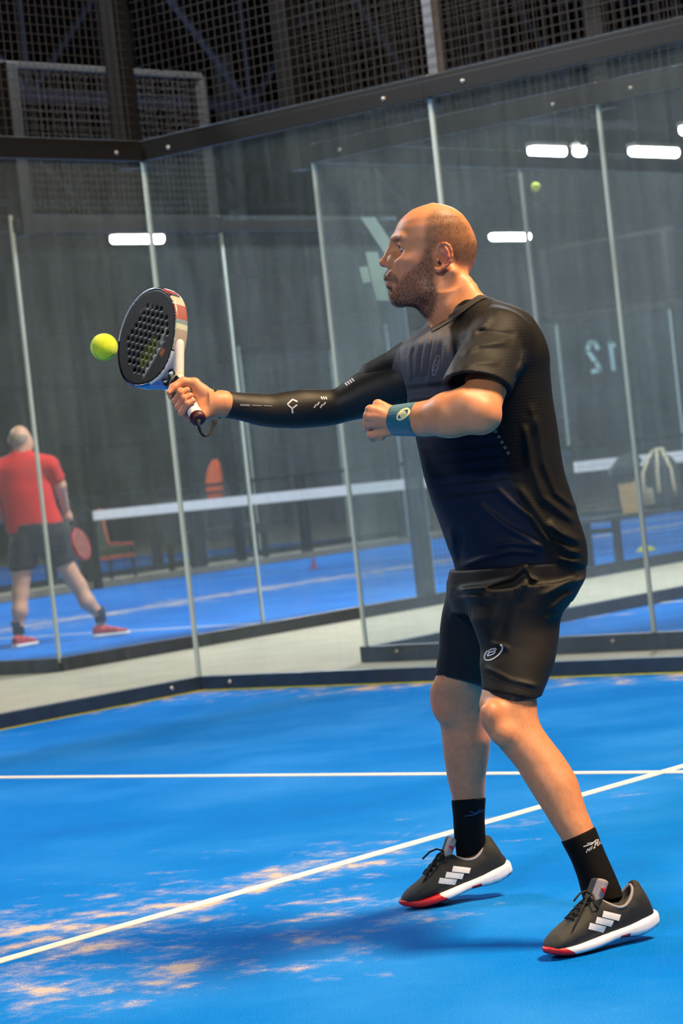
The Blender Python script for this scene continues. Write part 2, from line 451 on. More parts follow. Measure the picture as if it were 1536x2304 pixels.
# court E far left
wall_run('mesh_side_fence', (-15.5, 1.55, 0), HP, [(2.0, 'glass3'), (2.0, 'glass3n')] + [(2.0, 'low')] * 6 + [(2.0, 'glass3'), (2.0, 'glass3')],
         'low mesh side fence of the far left court', lean=1, bolts=False)
# ------------------------------------------------------------------ distance-field modelling (bodies, clothes, shoes)
def smin(a, b, k):
    if k <= 0: return np.minimum(a, b)
    h = np.maximum(k - np.abs(a - b), 0.0) / k
    return np.minimum(a, b) - h * h * k * 0.25
def smax(a, b, k): return -smin(-a, -b, k)

def rcone(a, b, r1, r2):
    a = np.asarray(a, float); b = np.asarray(b, float); ba = b - a; l2 = max(float(ba @ ba), 1e-12)
    def fn(P):
        t = np.clip(((P - a) @ ba) / l2, 0, 1)
        d = P - a - t[:, None] * ba
        return np.sqrt((d * d).sum(1)) - (r1 + (r2 - r1) * t)
    c = (a + b) / 2; return fn, c, np.sqrt(l2) / 2 + max(r1, r2)

def ell(c, rad, R=None):
    c = np.asarray(c, float); rad = np.asarray(rad, float)
    R = None if R is None else np.array(R)
    def fn(P):
        q = P - c
        if R is not None: q = q @ R            # rows of R^T: R columns are the ellipsoid axes
        k1 = np.sqrt(((q / rad) ** 2).sum(1)); k2 = np.sqrt(((q / rad ** 2) ** 2).sum(1)) + 1e-9
        return k1 * (k1 - 1) / k2
    return fn, c, rad.max()

def rbox(c, h, r, R=None):
    c = np.asarray(c, float); h = np.asarray(h, float) - r
    R = None if R is None else np.array(R)
    def fn(P):
        q = P - c
        if R is not None: q = q @ R
        q = np.abs(q) - h
        return np.sqrt((np.maximum(q, 0) ** 2).sum(1)) + np.minimum(q.max(1), 0) - r
    return fn, c, float(np.linalg.norm(h)) + r

def plane(p, n):
    p = np.asarray(p, float); n = np.asarray(n, float); n = n / np.linalg.norm(n)
    return (lambda P: (P - p) @ n), None, None

def dense(t, vals, n=80):
    """smooth (cosine-blended averages) resampling of station values"""
    t = np.asarray(t, float); o = np.argsort(t); t = t[o]
    T = np.linspace(t[0], t[-1], n)
    out = []
    for v in vals:
        v = np.asarray(v, float)[o]
        m_ = np.gradient(v, t)
        i = np.clip(np.searchsorted(t, T) - 1, 0, len(t) - 2)
        h = t[i + 1] - t[i]; s = (T - t[i]) / h
        out.append((2 * s**3 - 3 * s**2 + 1) * v[i] + (s**3 - 2 * s**2 + s) * h * m_[i] + (-2 * s**3 + 3 * s**2) * v[i + 1] + (s**3 - s**2) * h * m_[i + 1])
    return T, out

def loft(ax, t, c1, c2, a, b, th=None, pw=2.0, cap=0.0, smooth=True):
    """elliptic slices across axis ax; c1,c2 / a,b = centre and half axes along the two other axes (in order), th = slice rotation"""
    th = np.zeros(len(t)) if th is None else np.broadcast_to(np.asarray(th, float), (len(t),))
    a = np.broadcast_to(np.asarray(a, float), (len(t),)); b = np.broadcast_to(np.asarray(b, float), (len(t),))
    c1 = np.broadcast_to(np.asarray(c1, float), (len(t),)); c2 = np.broadcast_to(np.asarray(c2, float), (len(t),))
    T, (C1, C2, A, B, TH) = dense(t, [c1, c2, a, b, th])
    i1, i2 = [i for i in range(3) if i != ax]
    def fn(P):
        tt = P[:, ax]; q = np.clip(tt, T[0], T[-1])
        x = P[:, i1] - np.interp(q, T, C1); y = P[:, i2] - np.interp(q, T, C2)
        A_ = np.maximum(np.interp(q, T, A), 1e-4); B_ = np.maximum(np.interp(q, T, B), 1e-4); H = np.interp(q, T, TH)
        cs, sn = np.cos(H), np.sin(H)
        u = cs * x + sn * y; v = -sn * x + cs * y
        if pw == 2.0:
            k1 = np.sqrt((u / A_)**2 + (v / B_)**2); k2 = np.sqrt((u / A_**2)**2 + (v / B_**2)**2) + 1e-9
            d = k1 * (k1 - 1) / k2
        else:
            k1 = (np.abs(u / A_)**pw + np.abs(v / B_)**pw) ** (1 / pw)
            d = (k1 - 1) * np.sqrt(u * u + v * v) / np.maximum(k1, 0.15)
            d = np.where(k1 < 0.15, -np.minimum(A_, B_) * 0.85, d)
        e = np.maximum(T[0] - tt, tt - T[-1])
        if cap > 0: return smax(d, e, cap)
        return np.maximum(d, e)
    c = np.zeros(3); c[ax] = (T[0] + T[-1]) / 2; c[i1] = C1.mean(); c[i2] = C2.mean()
    R_ = math.hypot((T[-1] - T[0]) / 2 + 0.02, max(np.abs(C1 - c[i1]).max(), 0) + max(np.abs(C2 - c[i2]).max(), 0) + max(A.max(), B.max()))
    return fn, c, R_

class Field:
    def __init__(s): s.ops = []
    def u(s, prim, k=0.01): s.ops.append(('u', prim, k)); return s
    def sub(s, prim, k=0.004): s.ops.append(('s', prim, k)); return s
    def cut(s, prim, k=0.0): s.ops.append(('i', prim, k)); return s       # keep the negative side
    def disp(s, fn): s.ops.append(('d', (fn, None, None), 0)); return s
    def field(s, other, mode='u', k=0.01): s.ops.append(('F' + mode, other, k)); return s
    def ev(s, P): return s._ev(P, None, None)
    def _ev(s, P, cen, rad):
        """P (n,3); optionally blocks: cen (m,3) with n = m*q points"""
        f = np.full(len(P), 1.0)
        m = None if cen is None else len(cen); q = None if cen is None else len(P) // m
        for mode, prim, k in s.ops:
            if mode[0] == 'F':
                g = prim._ev(P, cen, rad)
                f = smin(f, g, k) if mode[1] == 'u' else smax(f, -g, k) if mode[1] == 's' else smax(f, g, k)
                continue
            fn, c, R = prim
            if mode == 'd': f = f + fn(P, f); continue
            if c is not None and cen is not None and mode in 'us':
                idx = np.nonzero(((cen - c) ** 2).sum(1) < (R + rad + 3 * k + 0.01) ** 2)[0]
                if len(idx) == 0: continue
                if len(idx) < m:
                    sel = (idx[:, None] * q + np.arange(q)[None]).ravel()
                    g = fn(P[sel])
                    f[sel] = smin(f[sel], g, k) if mode == 'u' else smax(f[sel], -g, k)
                    continue
            g = fn(P)
            f = smin(f, g, k) if mode == 'u' else smax(f, -g, k) if mode == 's' else smax(f, g, k)
        return f

def mesh_field(F, lo, hi, h, B=8, slack=1.65):
    """sparse surface nets; returns verts (n,3), quads (m,4)"""
    lo = np.asarray(lo, float); hi = np.asarray(hi, float)
    nb = np.ceil((hi - lo) / (h * B)).astype(int)
    gi = np.stack(np.meshgrid(*[np.arange(n) for n in nb], indexing='ij'), -1).reshape(-1, 3)
    cen = lo + (gi + 0.5) * h * B
    rad = h * B * math.sqrt(3) / 2
    keep = []
    for s in range(0, len(cen), 60000):
        d = F._ev(cen[s:s + 60000], cen[s:s + 60000], rad * slack + rad)
        keep.append(np.abs(d) < rad * slack)
    keep = np.concatenate(keep); gi = gi[keep]; cen = cen[keep]
    g1 = np.arange(B + 1); off = np.stack(np.meshgrid(g1, g1, g1, indexing='ij'), -1).reshape(-1, 3)
    NC = nb * B + 2
    ids = []; pos = []; quads = []
    corners = np.array([(i, j, k) for i in (0, 1) for j in (0, 1) for k in (0, 1)])
    edges = [(a, b) for a in range(8) for b in range(a + 1, 8) if np.abs(corners[a] - corners[b]).sum() == 1]
    gid = lambda c: (c[..., 0] * NC[1] + c[..., 1]) * NC[2] + c[..., 2]
    CH = 700
    for s in range(0, len(gi), CH):
        g = gi[s:s + CH]; base = g * B
        P = (lo + (base[:, None, :] + off[None]) * h).reshape(-1, 3)
        f = F._ev(P, cen[s:s + CH], rad).reshape(len(g), B + 1, B + 1, B + 1)
        cv = [f[:, i:i + B, j:j + B, k:k + B] for (i, j, k) in corners]
        inside = sum((c < 0).astype(np.int8) for c in cv)
        act = (inside > 0) & (inside < 8)
        bi, ci, cj, ck = np.nonzero(act)
        if len(bi) == 0: continue
        vals = np.stack([c[bi, ci, cj, ck] for c in cv], 1)
        cell = base[bi] + np.stack([ci, cj, ck], 1)
        acc = np.zeros((len(bi), 3)); cnt = np.zeros(len(bi))
        for a, b in edges:
            va, vb = vals[:, a], vals[:, b]
            m_ = (va < 0) != (vb < 0)
            t = np.where(m_, va / np.where(m_, va - vb, 1), 0)
            p = corners[a] + t[:, None] * (corners[b] - corners[a])
            acc += np.where(m_[:, None], p, 0); cnt += m_
        ids.append(gid(cell)); pos.append(lo + (cell + acc / cnt[:, None]) * h)
        for ax in range(3):
            e = [0, 0, 0]; e[ax] = 1
            ca = int(0); cb = int([i for i in range(8) if tuple(corners[i]) == tuple(e)][0])
            s0 = vals[:, ca] < 0; s1 = vals[:, cb] < 0
            m_ = s0 != s1
            c0 = cell[m_]; o1 = np.zeros(3, int); o2 = np.zeros(3, int); o1[(ax + 1) % 3] = 1; o2[(ax + 2) % 3] = 1
            q = np.stack([gid(c0), gid(c0 - o1), gid(c0 - o1 - o2), gid(c0 - o2)], 1)
            q[~s0[m_]] = q[~s0[m_]][:, ::-1]
            quads.append(q)
    ids = np.concatenate(ids); pos = np.concatenate(pos); quads = np.concatenate(quads)
    o = np.argsort(ids); ids = ids[o]; pos = pos[o]
    j = np.searchsorted(ids, quads); j = np.clip(j, 0, len(ids) - 1)
    ok = (ids[j] == quads).all(1)
    return pos, j[ok]

def np_mesh(name, verts, quads, mats, smooth=True, col=None, extra=None):
    me = bpy.data.meshes.new(name)
    n = len(quads); k = quads.shape[1]
    me.vertices.add(len(verts)); me.vertices.foreach_set('co', verts.astype(np.float32).ravel())
    me.loops.add(n * k); me.loops.foreach_set('vertex_index', quads.astype(np.int32).ravel())
    me.polygons.add(n); me.polygons.foreach_set('loop_start', np.arange(0, n * k, k, dtype=np.int32))
    me.polygons.foreach_set('loop_total', np.full(n, k, dtype=np.int32))
    me.update(calc_edges=True)
    for mm in mats: me.materials.append(mm)
    if smooth: me.polygons.foreach_set('use_smooth', np.ones(n, dtype=bool))
    def attr(nm, c):
        ca = me.color_attributes.new(nm, 'FLOAT_COLOR', 'POINT')
        c4 = np.ones((len(verts), 4), np.float32); c4[:, :3] = c
        ca.data.foreach_set('color', c4.ravel())
    if col is not None: attr('tint', col)
    for nm, c in (extra or {}).items(): attr(nm, c)
    me.validate(); me.update()
    return me

def in_poly(x, y, poly):
    poly = np.asarray(poly, float); c = np.zeros(len(x), bool); j = len(poly) - 1
    for i in range(len(poly)):
        xi, yi = poly[i]; xj, yj = poly[j]
        hit = ((yi > y) != (yj > y)) & (x < (xj - xi) * (y - yi) / (yj - yi + 1e-12) + xi)
        c ^= hit; j = i
    return c
def poly_dist(x, y, poly, closed=True):
    d = np.full(len(x), 1e9); n = len(poly)
    for i in range(n if closed else n - 1):
        a = np.array(poly[i], float); b = np.array(poly[(i + 1) % n], float); ba = b - a
        t = np.clip(((x - a[0]) * ba[0] + (y - a[1]) * ba[1]) / max(ba @ ba, 1e-9), 0, 1)
        d = np.minimum(d, np.hypot(x - a[0] - t * ba[0], y - a[1] - t * ba[1]))
    return d
def soft_poly(x, y, poly, w_):
    """1 inside, fading to 0 over +-w_ across the outline"""
    d = poly_dist(x, y, poly); s = np.where(in_poly(x, y, poly), 1, -1)
    return np.clip(0.5 + 0.5 * s * d / w_, 0, 1)

def vnoise(P, sc, seed=0):
    """cheap smooth value noise, about -1..1"""
    Q = P * sc; i = np.floor(Q).astype(np.int64); f = Q - i; f = f * f * (3 - 2 * f)
    def hsh(a): 
        n = (a[:, 0] * 374761393 + a[:, 1] * 668265263 + a[:, 2] * 2147483647 + seed * 974711) & 0x7fffffff
        n = ((n ^ (n >> 13)) * 1274126177) & 0x7fffffff
        return ((n ^ (n >> 16)) & 0xffff) / 32767.5 - 1
    out = 0
    for dx in (0, 1):
        for dy in (0, 1):
            for dz in (0, 1):
                w_ = (f[:, 0] if dx else 1 - f[:, 0]) * (f[:, 1] if dy else 1 - f[:, 1]) * (f[:, 2] if dz else 1 - f[:, 2])
                out = out + w_ * hsh(i + np.array([dx, dy, dz]))
    return out

# ------------------------------------------------------------------ a figure's own frame: x = to the photographer's right, y = away, z = up
class Frame:
    def __init__(s, ox, oy):
        s.O = np.array([ox, oy, 0.0]); s.rz = -YAW
        s.R = np.array([[r0.x, r0.y, 0], [f0.x, f0.y, 0], [0, 0, 1.0]])      # rows: local axes in the world
        s.C = s.R @ (np.array(CAM) - s.O)
    def L(s, x, y, b=0.0):
        """point measured in the photograph at pixel x,y whose depth behind the frame origin is b metres"""
        d = np.array(FWD) * FPX + (x - IW / 2) * np.array(CR) - (y - IH / 2) * np.array(CU)
        d = s.R @ d; t = (b - s.C[1]) / d[1]
        return s.C + d * t
    def Ls(s, pts, b=0.0):
        bs = np.broadcast_to(np.asarray(b, float), (len(pts),))
        return np.array([s.L(p[0], p[1], q) for p, q in zip(pts, bs)])
    def px(s, P):
        W_ = np.asarray(P) @ s.R + s.O - np.array(CAM)
        z = W_ @ np.array(FWD)
        return IW / 2 + FPX * (W_ @ np.array(CR)) / z, IH / 2 - FPX * (W_ @ np.array(CU)) / z
    def empty(s, name): return empty(name, tuple(s.O), s.rz)

def span(fr, A, B, b, ax, n=14):
    """two outlines (pixels) -> stations across axis ax (0: x, 2: z): t, centre, half width, depth; b = depth or function of (px, py)"""
    bf = b if callable(b) else (lambda x, y: b)
    l = np.array([fr.L(p[0], p[1], bf(*p)) for p in A]); r = np.array([fr.L(p[0], p[1], bf(*p)) for p in B])
    o = 2 - ax
    l = l[np.argsort(l[:, ax])]; r = r[np.argsort(r[:, ax])]
    t = np.linspace(max(l[0, ax], r[0, ax]), min(l[-1, ax], r[-1, ax]), n)
    vl = np.interp(t, l[:, ax], l[:, o]); vr = np.interp(t, r[:, ax], r[:, o])
    y = (np.interp(t, l[:, ax], l[:, 1]) + np.interp(t, r[:, ax], r[:, 1])) / 2
    return t, (vl + vr) / 2, np.abs(vr - vl) / 2, y
def lerpf(*kv):
    """depth as a piecewise-linear function of pixel row (kv: (row, depth) pairs)"""
    ks = np.array([k for k, v in kv], float); vs = np.array([v for k, v in kv], float)
    return lambda x, y: float(np.interp(y, ks, vs))
def lerpx(*kv):
    ks = np.array([k for k, v in kv], float); vs = np.array([v for k, v in kv], float)
    return lambda x, y: float(np.interp(x, ks, vs))
# ------------------------------------------------------------------ the player
FR = Frame(6.05, -5.40)
L = FR.L
def zloft(A, B, b, ratio, th=None, n=14, grow=0.0, pw=2.0, cap=0.0, fr=None):
    """horizontal-slice loft between two outlines; ratio = depth half axis / width half axis (number or list)"""
    t, c, w_, y = span(fr or FR, A, B, b, 2, n)
    ra = np.interp(np.linspace(0, 1, n), np.linspace(0, 1, len(np.atleast_1d(ratio))), np.atleast_1d(ratio))
    if th is None: return loft(2, t, c, y, w_ + grow, w_ * ra + grow, None, pw, cap)
    a = w_ / np.sqrt(math.cos(th) ** 2 + ra ** 2 * math.sin(th) ** 2)
    return loft(2, t, c, y, a + grow, a * ra + grow, th, pw, cap)
def xloft(A, B, b, ratio=1.0, n=16, grow=0.0, cap=0.0):
    t, c, w_, y = span(FR, A, B, b, 0, n)
    return loft(0, t, y, c, w_ * ratio + grow, w_ + grow, None, 2.0, cap)
def chain(F, pts, rads, k=0.006, k0=None):
    for i in range(len(pts) - 1):
        F.u(rcone(pts[i], pts[i + 1], rads[i], rads[i + 1]), (k0 if (i == 0 and k0 is not None) else k))

TH = math.atan2(-0.82, 0.57)
# outlines measured in the photograph (pixels)
BACK = [(1072, 652), (1122, 669), (1158, 683), (1187, 712), (1212, 751), (1228, 790), (1231, 840), (1237, 898), (1246, 962), (1255, 1016), (1267, 1077), (1280, 1116), (1296, 1170), (1310, 1209), (1315, 1241), (1316, 1280), (1314, 1300)]
FRONT = [(1010, 690), (985, 712), (972, 730), (943, 744), (918, 762), (906, 783), (902, 808), (907, 840), (916, 869), (922, 898), (938, 984), (945, 1019), (957, 1070), (975, 1134), (993, 1184), (1011, 1234), (1022, 1263), (1029, 1292), (1033, 1330)]
NL_L = [(1102, 1480), (1096, 1520), (1085, 1552), (1077, 1587), (1088, 1628), (1101, 1656), (1129, 1689), (1159, 1724), (1186, 1768), (1219, 1820), (1246, 1864), (1264, 1891), (1290, 1940), (1304, 1980), (1316, 2030)]
NL_R = [(1222, 1480), (1208, 1545), (1207, 1585), (1211, 1623), (1224, 1645), (1243, 1670), (1268, 1702), (1287, 1732), (1298, 1752), (1304, 1773), (1317, 1817), (1334, 1858), (1355, 1912), (1378, 1963), (1400, 2015)]
FL_L = [(1004, 1470), (984, 1512), (970, 1545), (976, 1582), (986, 1618), (993, 1648), (996, 1686), (1003, 1735), (1011, 1773), (1018, 1801), (1022, 1840), (1024, 1880), (1030, 1930), (1040, 1965)]
FL_R = [(1090, 1470), (1083, 1544), (1085, 1590), (1093, 1630), (1103, 1664), (1101, 1691), (1096, 1724), (1092, 1746), (1090, 1790), (1087, 1830), (1088, 1870), (1092, 1925), (1096, 1960)]
b_near = lerpf((1330, -0.09), (1480, -0.15), (1620, -0.22), (1890, -0.33), (2030, -0.36))
b_far = lerpf((1330, 0.09), (1480, 0.16), (1620, 0.26), (1800, 0.36), (1930, 0.42), (1965, .435))
ARM_T = [(470, 872), (485, 876), (505, 879), (542, 883), (611, 887), (652, 880), (683, 876), (724, 877), (749, 877), (767, 866), (786, 849), (824, 827), (855, 813), (886, 796), (920, 785)]
ARM_B = [(470, 948), (496, 941), (511, 940), (542, 947), (580, 957), (614, 962), (667, 964), (705, 962), (749, 958), (780, 949), (817, 941), (860, 930), (917, 915)]
b_arm = lerpx((470, 0.10), (700, 0.17), (800, 0.19), (920, 0.17))

# ---- head and neck
HB = 0.02
HEADF = [(969, 457), (944, 463), (922, 475), (906, 489), (895, 502), (888, 517), (883, 534), (881, 545), (884, 556), (884, 575), (879, 595), (874, 608), (872, 622), (875, 634), (876, 645), (880, 660), (886, 674), (896, 688)]
HEADB = [(975, 456.5), (993, 459), (1018, 467), (1040, 482), (1056, 504), (1067, 528), (1073, 548), (1072, 567), (1067, 589), (1060, 606), (1050, 625), (1030, 650), (1000, 670), (985, 682)]
def head_field():
    F = Field()
    t, c, w_, y = span(FR, HEADF, HEADB, HB, 2, 26)
    zz = np.linspace(0, 1, 26)
    # half width of the head by height (chin .. crown)
    hw = np.interp(zz, [0, .05, .12, .25, .38, .5, .62, .75, .86, .94, .985, 1], [.026, .038, .049, .060, .0665, .0715, .0755, .0765, .069, .052, .030, .012])
    F.u(loft(2, t, c, y, w_, hw, None, 2.15), 0)
    # neck
    F.u(zloft([(930, 672), (945, 700), (958, 716), (968, 732), (980, 760), (985, 800)], [(1064, 596), (1061, 621), (1064, 638), (1071, 651), (1090, 680), (1110, 740)], HB, [1.05, 0.98, 0.92, 0.9]), 0.022)
    P = lambda x, y, b: L(x, y, HB + b)
    # sternomastoid and trapezius
    for s in (-1, 1):
        F.u(rcone(P(1016, 612, s * .062), P(985, 745, s * .022), .013, .012), 0.02)
        F.u(rcone(P(1045, 640, s * .042), P(1075, 700, s * .085), .022, .03), 0.03)
        # cheek bone, jaw corner, brow
        F.u(ell(P(915, 585, s * .046), (.024, .014, .012)), 0.025)
        F.u(ell(P(975, 650, s * .050), (.030, .013, .016)), 0.03)
        F.u(rcone(P(886, 538, s * .012), P(905, 534, s * .050), .0075, .006), 0.014)
        F.sub(ell(P(889, 555, s * .033), (.019, .017, .0125)), 0.014)                # eye socket
        F.u(ell(P(904.5, 554, s * .034), (.0125, .0135, .0122)), 0.004)              # lids round the eyeball
        F.sub(ell(P(892.0, 555.0, s * .0365), (.0058, .0115, .0040)), 0.0012)         # opening between the lids
        F.u(rcone(P(893, 549.5, s * .020), P(908, 552, s * .048), .0026, .0022), 0.004)  # upper lid fold
        F.u(rcone(P(893, 560.0, s * .022), P(907, 560, s * .045), .0022, .0018), 0.004)
        F.sub(ell(P(890, 571, s * .034), (.012, .010, .006)), 0.022)                   # tear trough
        F.u(ell(P(878, 622, s * .018), (.010, .014, .009)), 0.02)                     # muzzle
    # nose
    for s in (-1, 1): F.u(ell(P(884, 586, s * .017), (.012, .012, .014)), 0.016)
    F.u(rcone(P(883, 551, 0), P(866, 588, 0), .0080, .0098), 0.012)
    F.u(ell(P(862.5, 591.5, 0), (.0104, .0112, .0096)), 0.008)
    for s in (-1, 1):
        F.u(ell(P(872, 594.5, s * .0125), (.0105, .0062, .0078)), 0.006)
        F.sub(ell(P(866.5, 604, s * .0070), (.0046, .0030, .0030)), 0.002)
    # lips and chin
    F.u(rcone(P(870.5, 627, -.016), P(870.5, 627, .016), .0050, .0050), 0.008)
    F.u(rcone(P(873.5, 640, -.015), P(873.5, 640, .015), .0056, .0056), 0.007)
    F.sub(rcone(P(868, 633.2, -.024), P(868, 633.2, .024), .0030, .0030), 0.002)
    F.u(ell(P(890, 672, 0), (.014, .022, .013)), 0.02)
    # ears
    for s in (-1, 1):
        E = Field()
        e = lambda x, y, d: P(x, y, s * (.071 + d))
        E.u(ell(e(1000, 577, .004), (.0135, .0065, .024)), 0.004)
        hel = [(989, 562), (990, 553), (996, 548.5), (1003, 548.5), (1010, 553), (1015, 563), (1016, 576), (1013, 588), (1006, 597), (997, 602), (987, 607.5), (980, 606), (978, 599)]
        dep = [.003, .008, .012, .015, .017, .018, .018, .017, .015, .012, .009, .006, .003]
        rr = [.0028, .0032, .0036, .0038, .0038, .0038, .0037, .0036, .0035, .0042, .0058, .0050, .0035]
        for i in range(len(hel) - 1):
            E.u(rcone(e(*hel[i], dep[i]), e(*hel[i + 1], dep[i + 1]), rr[i], rr[i + 1]), 0.0035)
        ant = [(999, 556), (1005, 566), (1007, 578), (1003, 589), (994, 595)]
        for i in range(4): E.u(rcone(e(*ant[i], .010), e(*ant[i + 1], .011), .0026, .0026), 0.004)
        E.sub(ell(e(995, 578, .014), (.0062, .010, .0105)), 0.003)
        E.sub(ell(e(997, 562, .015), (.0045, .007, .006)), 0.003)
        E.u(ell(e(984, 585, .006), (.0045, .0055, .006)), 0.003)
        F.field(E, 'u', 0.005)
    return F

# ---- hands
def left_hand(F, k=0.004):
    w0 = L(897, 945, -.268)
    P = lambda x, y, b: L(x, y, b)
    kn = [P(851, 911, -.262), P(834, 923, -.278), P(829, 938, -.280), P(829, 954, -.268)]
    H = Field()
    for q, r_ in zip(kn, (.0125, .0122, .0118, .0108)):
        H.u(rcone(w0, q, .022, r_), 0.010)
    H.u(ell(P(866, 942, -.255), (.030, .018, .030)), 0.012)
    # fingers folded away from the camera
    for i, q in enumerate(kn):
        ln = (.040, .043, .040, .033)[i]
        d1 = np.array([-.10, .93, -.30]); d1 /= np.linalg.norm(d1)
        p1 = q + d1 * ln; p2 = p1 + np.array([.55, .10, -.62]) * .024 / .83; p3 = p2 + np.array([.80, -.52, -.05]) * .020
        G = Field(); r_ = (.0098, .0100, .0096, .0085)[i]
        chain(G, [q, p1, p2, p3], [r_ + .0012, r_, r_ * .95, r_ * .85], 0.004)
        H.field(G, 'u', 0.0022)
    # knuckle caps
    for q in kn: H.u(ell(q + np.array([-.002, -.003, .002]), (.0098, .0092, .0092)), 0.006)
    # little finger side and the thumb folded across underneath
    H.u(rcone(P(876, 968, -.262), P(836, 978, -.25), .014, .0112), 0.008)
    T = Field(); chain(T, [P(868, 962, -.225), P(848, 980, -.215), P(840, 984, -.235), P(858, 983, -.252)], [.014, .012, .0105, .009], 0.004)
    H.field(T, 'u', 0.003)
    # tendons
    for q in kn[:3]: H.u(rcone(q + np.array([.012, -.007, 0]), w0 + np.array([-.006, -.016, 0]), .0035, .003), 0.008)
    F.field(H, 'u', k)

AX = np.array([-.311, .69, .649]); AX /= np.linalg.norm(AX)
WX = np.array([.582, -.40, .704]); WX = WX - AX * (WX @ AX); WX /= np.linalg.norm(WX)
NX = np.cross(AX, WX)                       # points right/away: the hitting face seen is -NX
GRIP = L(422, 901, .095)
def gp(s, ang, r_):
    """point beside the handle: s along it, ang round it (0 = towards -NX, 90 = +WX)"""
    return GRIP + AX * s + r_ * (-NX * math.cos(math.radians(ang)) + WX * math.sin(math.radians(ang)))
def right_hand(F):
    H = Field()
    wr = L(486, 909, .10)
    mcp = [gp(.034, 196, .033), gp(.010, 200, .035), gp(-.013, 202, .034), gp(-.034, 204, .031)]
    for q, r_ in zip(mcp, (.0125, .0128, .0122, .0112)):
        H.u(rcone(wr, q, .025, r_), 0.010)
    H.u(ell(gp(-.028, 168, .036), (.022, .018, .028)), 0.012)       # heel of the hand
    H.u(ell(gp(.006, 140, .037), (.024, .020, .024)), 0.012)        # ball of the thumb
    H.u(rcone(wr, L(455, 935, .075), .024, .016), 0.012)
    for i, q in enumerate(mcp):
        s0 = (.036, .011, -.0115, -.033)[i]; r_ = (.0095, .0098, .0095, .0085)[i]
        G = Field()
        chain(G, [q, gp(s0 - .002, 262, .031), gp(s0 - .004, 325, .0285), gp(s0 - .003, 385, .0262), gp(s0 - .001, 425, .0245)], [r_ + .001, r_, r_, r_ * .95, r_ * .8], 0.004)
        H.field(G, 'u', 0.002)
    T = Field()
    chain(T, [gp(-.004, 135, .045), gp(.026, 105, .037), gp(.032, 58, .034), gp(.022, 18, .042), gp(.010, 2, .053)], [.017, .0135, .0112, .0100, .0065], 0.005)
    H.field(T, 'u', 0.004)
    H.sub(rcone(gp(-.09, 0, 0), gp(.1, 0, 0), .0162, .0162), 0.002)
    F.field(H, 'u', 0.008)

SHN = L(1122, 762, -.15); ELN = L(1080, 930, -.36); WRN = L(897, 945, -.268)
def body_field():
    F = Field()
    F.field(head_field(), 'u', 0.0)
    # trunk under the clothes
    F.u(zloft(FRONT, BACK, 0.0, [.74, .74, .70, .66, .62], TH, 16, -0.030), 0.03)
    F.u(rcone(L(1050, 720, -.03), SHN, .05, .052), 0.03)
    F.u(rcone(L(1020, 740, .05), L(930, 815, .165), .045, .048), 0.03)
    # near (left) arm
    F.u(rcone(SHN, L(1098, 850, -.26), .052, .049), 0.02)
    F.u(rcone(L(1098, 850, -.26), ELN, .048, .043), 0.02)
    F.u(ell(L(1092, 940, -.355), (.030, .03, .026)), 0.025)
    F.u(rcone(L(1072, 930, -.365), L(1010, 932, -.345), .043, .049), 0.02)
    F.u(rcone(L(1015, 934, -.345), L(950, 943, -.305), .048, .036), 0.02)
    F.u(rcone(L(955, 942, -.305), WRN, .034, .0285), 0.02)
    F.u(rcone(L(1085, 868, -.32), L(1040, 900, -.375), .024, .022), 0.03)
    left_hand(F, 0.012)
    # far (right) arm, mostly under the sleeve
    F.u(xloft(ARM_T, ARM_B, b_arm, 0.95, 18, -0.005), 0.02)
    F.u(rcone(L(500, 909, .105), L(484, 910, .10), .031, .027), 0.015)
    right_hand(F)
    # legs
    F.u(rcone(L(1165, 1310, -.04), L(1155, 1500, -.155), .070, .058), 0.03)
    F.u(rcone(L(1085, 1310, .09), L(1045, 1490, .17), .065, .055), 0.03)
    F.u(zloft(NL_L, NL_R, b_near, [.98, .98, 1.0, 1.0, .95, .95, .97, 1.0], None, 26), 0.02)
    F.u(zloft(FL_L, FL_R, b_far, [.98, .98, 1.0, 1.0, .95, .95, 1.0, 1.0], None, 24), 0.02)
    # knee caps, shin edge, calf
    F.u(ell(L(1104, 1612, -.275), (.026, .026, .034)), 0.035)
    F.u(ell(L(1130, 1655, -.285), (.022, .018, .02)), 0.03)
    F.u(ell(L(996, 1590, .215), (.020, .024, .034)), 0.04)
    # feet inside the shoes
    F.u(rcone(L(1365, 2045, -.35), L(1280, 2120, -.44), .026, .020), 0.02)
    F.u(rcone(L(1066, 1952, .435), L(960, 2015, .42), .024, .020), 0.02)
    return F

PL = FR.empty('person')
tag(PL, 'bald bearded padel player in black shirt and shorts swinging at the ball', 'person')
SKIN = mat('warm_skin', (200, 150, 120), 0.5, 0, 0.06, 60, 0.05, 420, 0, 0, 0.4, attr='tint')
HAIRP = [(962, 483), (975, 474), (988, 471), (1012, 474), (1034, 487), (1053, 509), (1064, 532), (1080, 550), (1078, 575), (1064, 590), (1046, 592), (1024, 588), (1017, 570), (1010, 552), (1000, 546), (988, 549), (978, 560), (962, 566), (956, 558), (956, 530), (957, 505)]
BEARDP = [(956, 562), (972, 562), (975, 590), (974, 630), (985, 660), (980, 690), (968, 716), (955, 716), (938, 704), (920, 697), (895, 690), (884, 684), (868, 645), (880, 645), (888, 655), (893, 640), (905, 625), (925, 605), (942, 590)]
MOUSP = [(858, 608), (872, 606), (884, 614), (897, 626), (898, 640), (890, 640), (882, 632), (864, 630)]
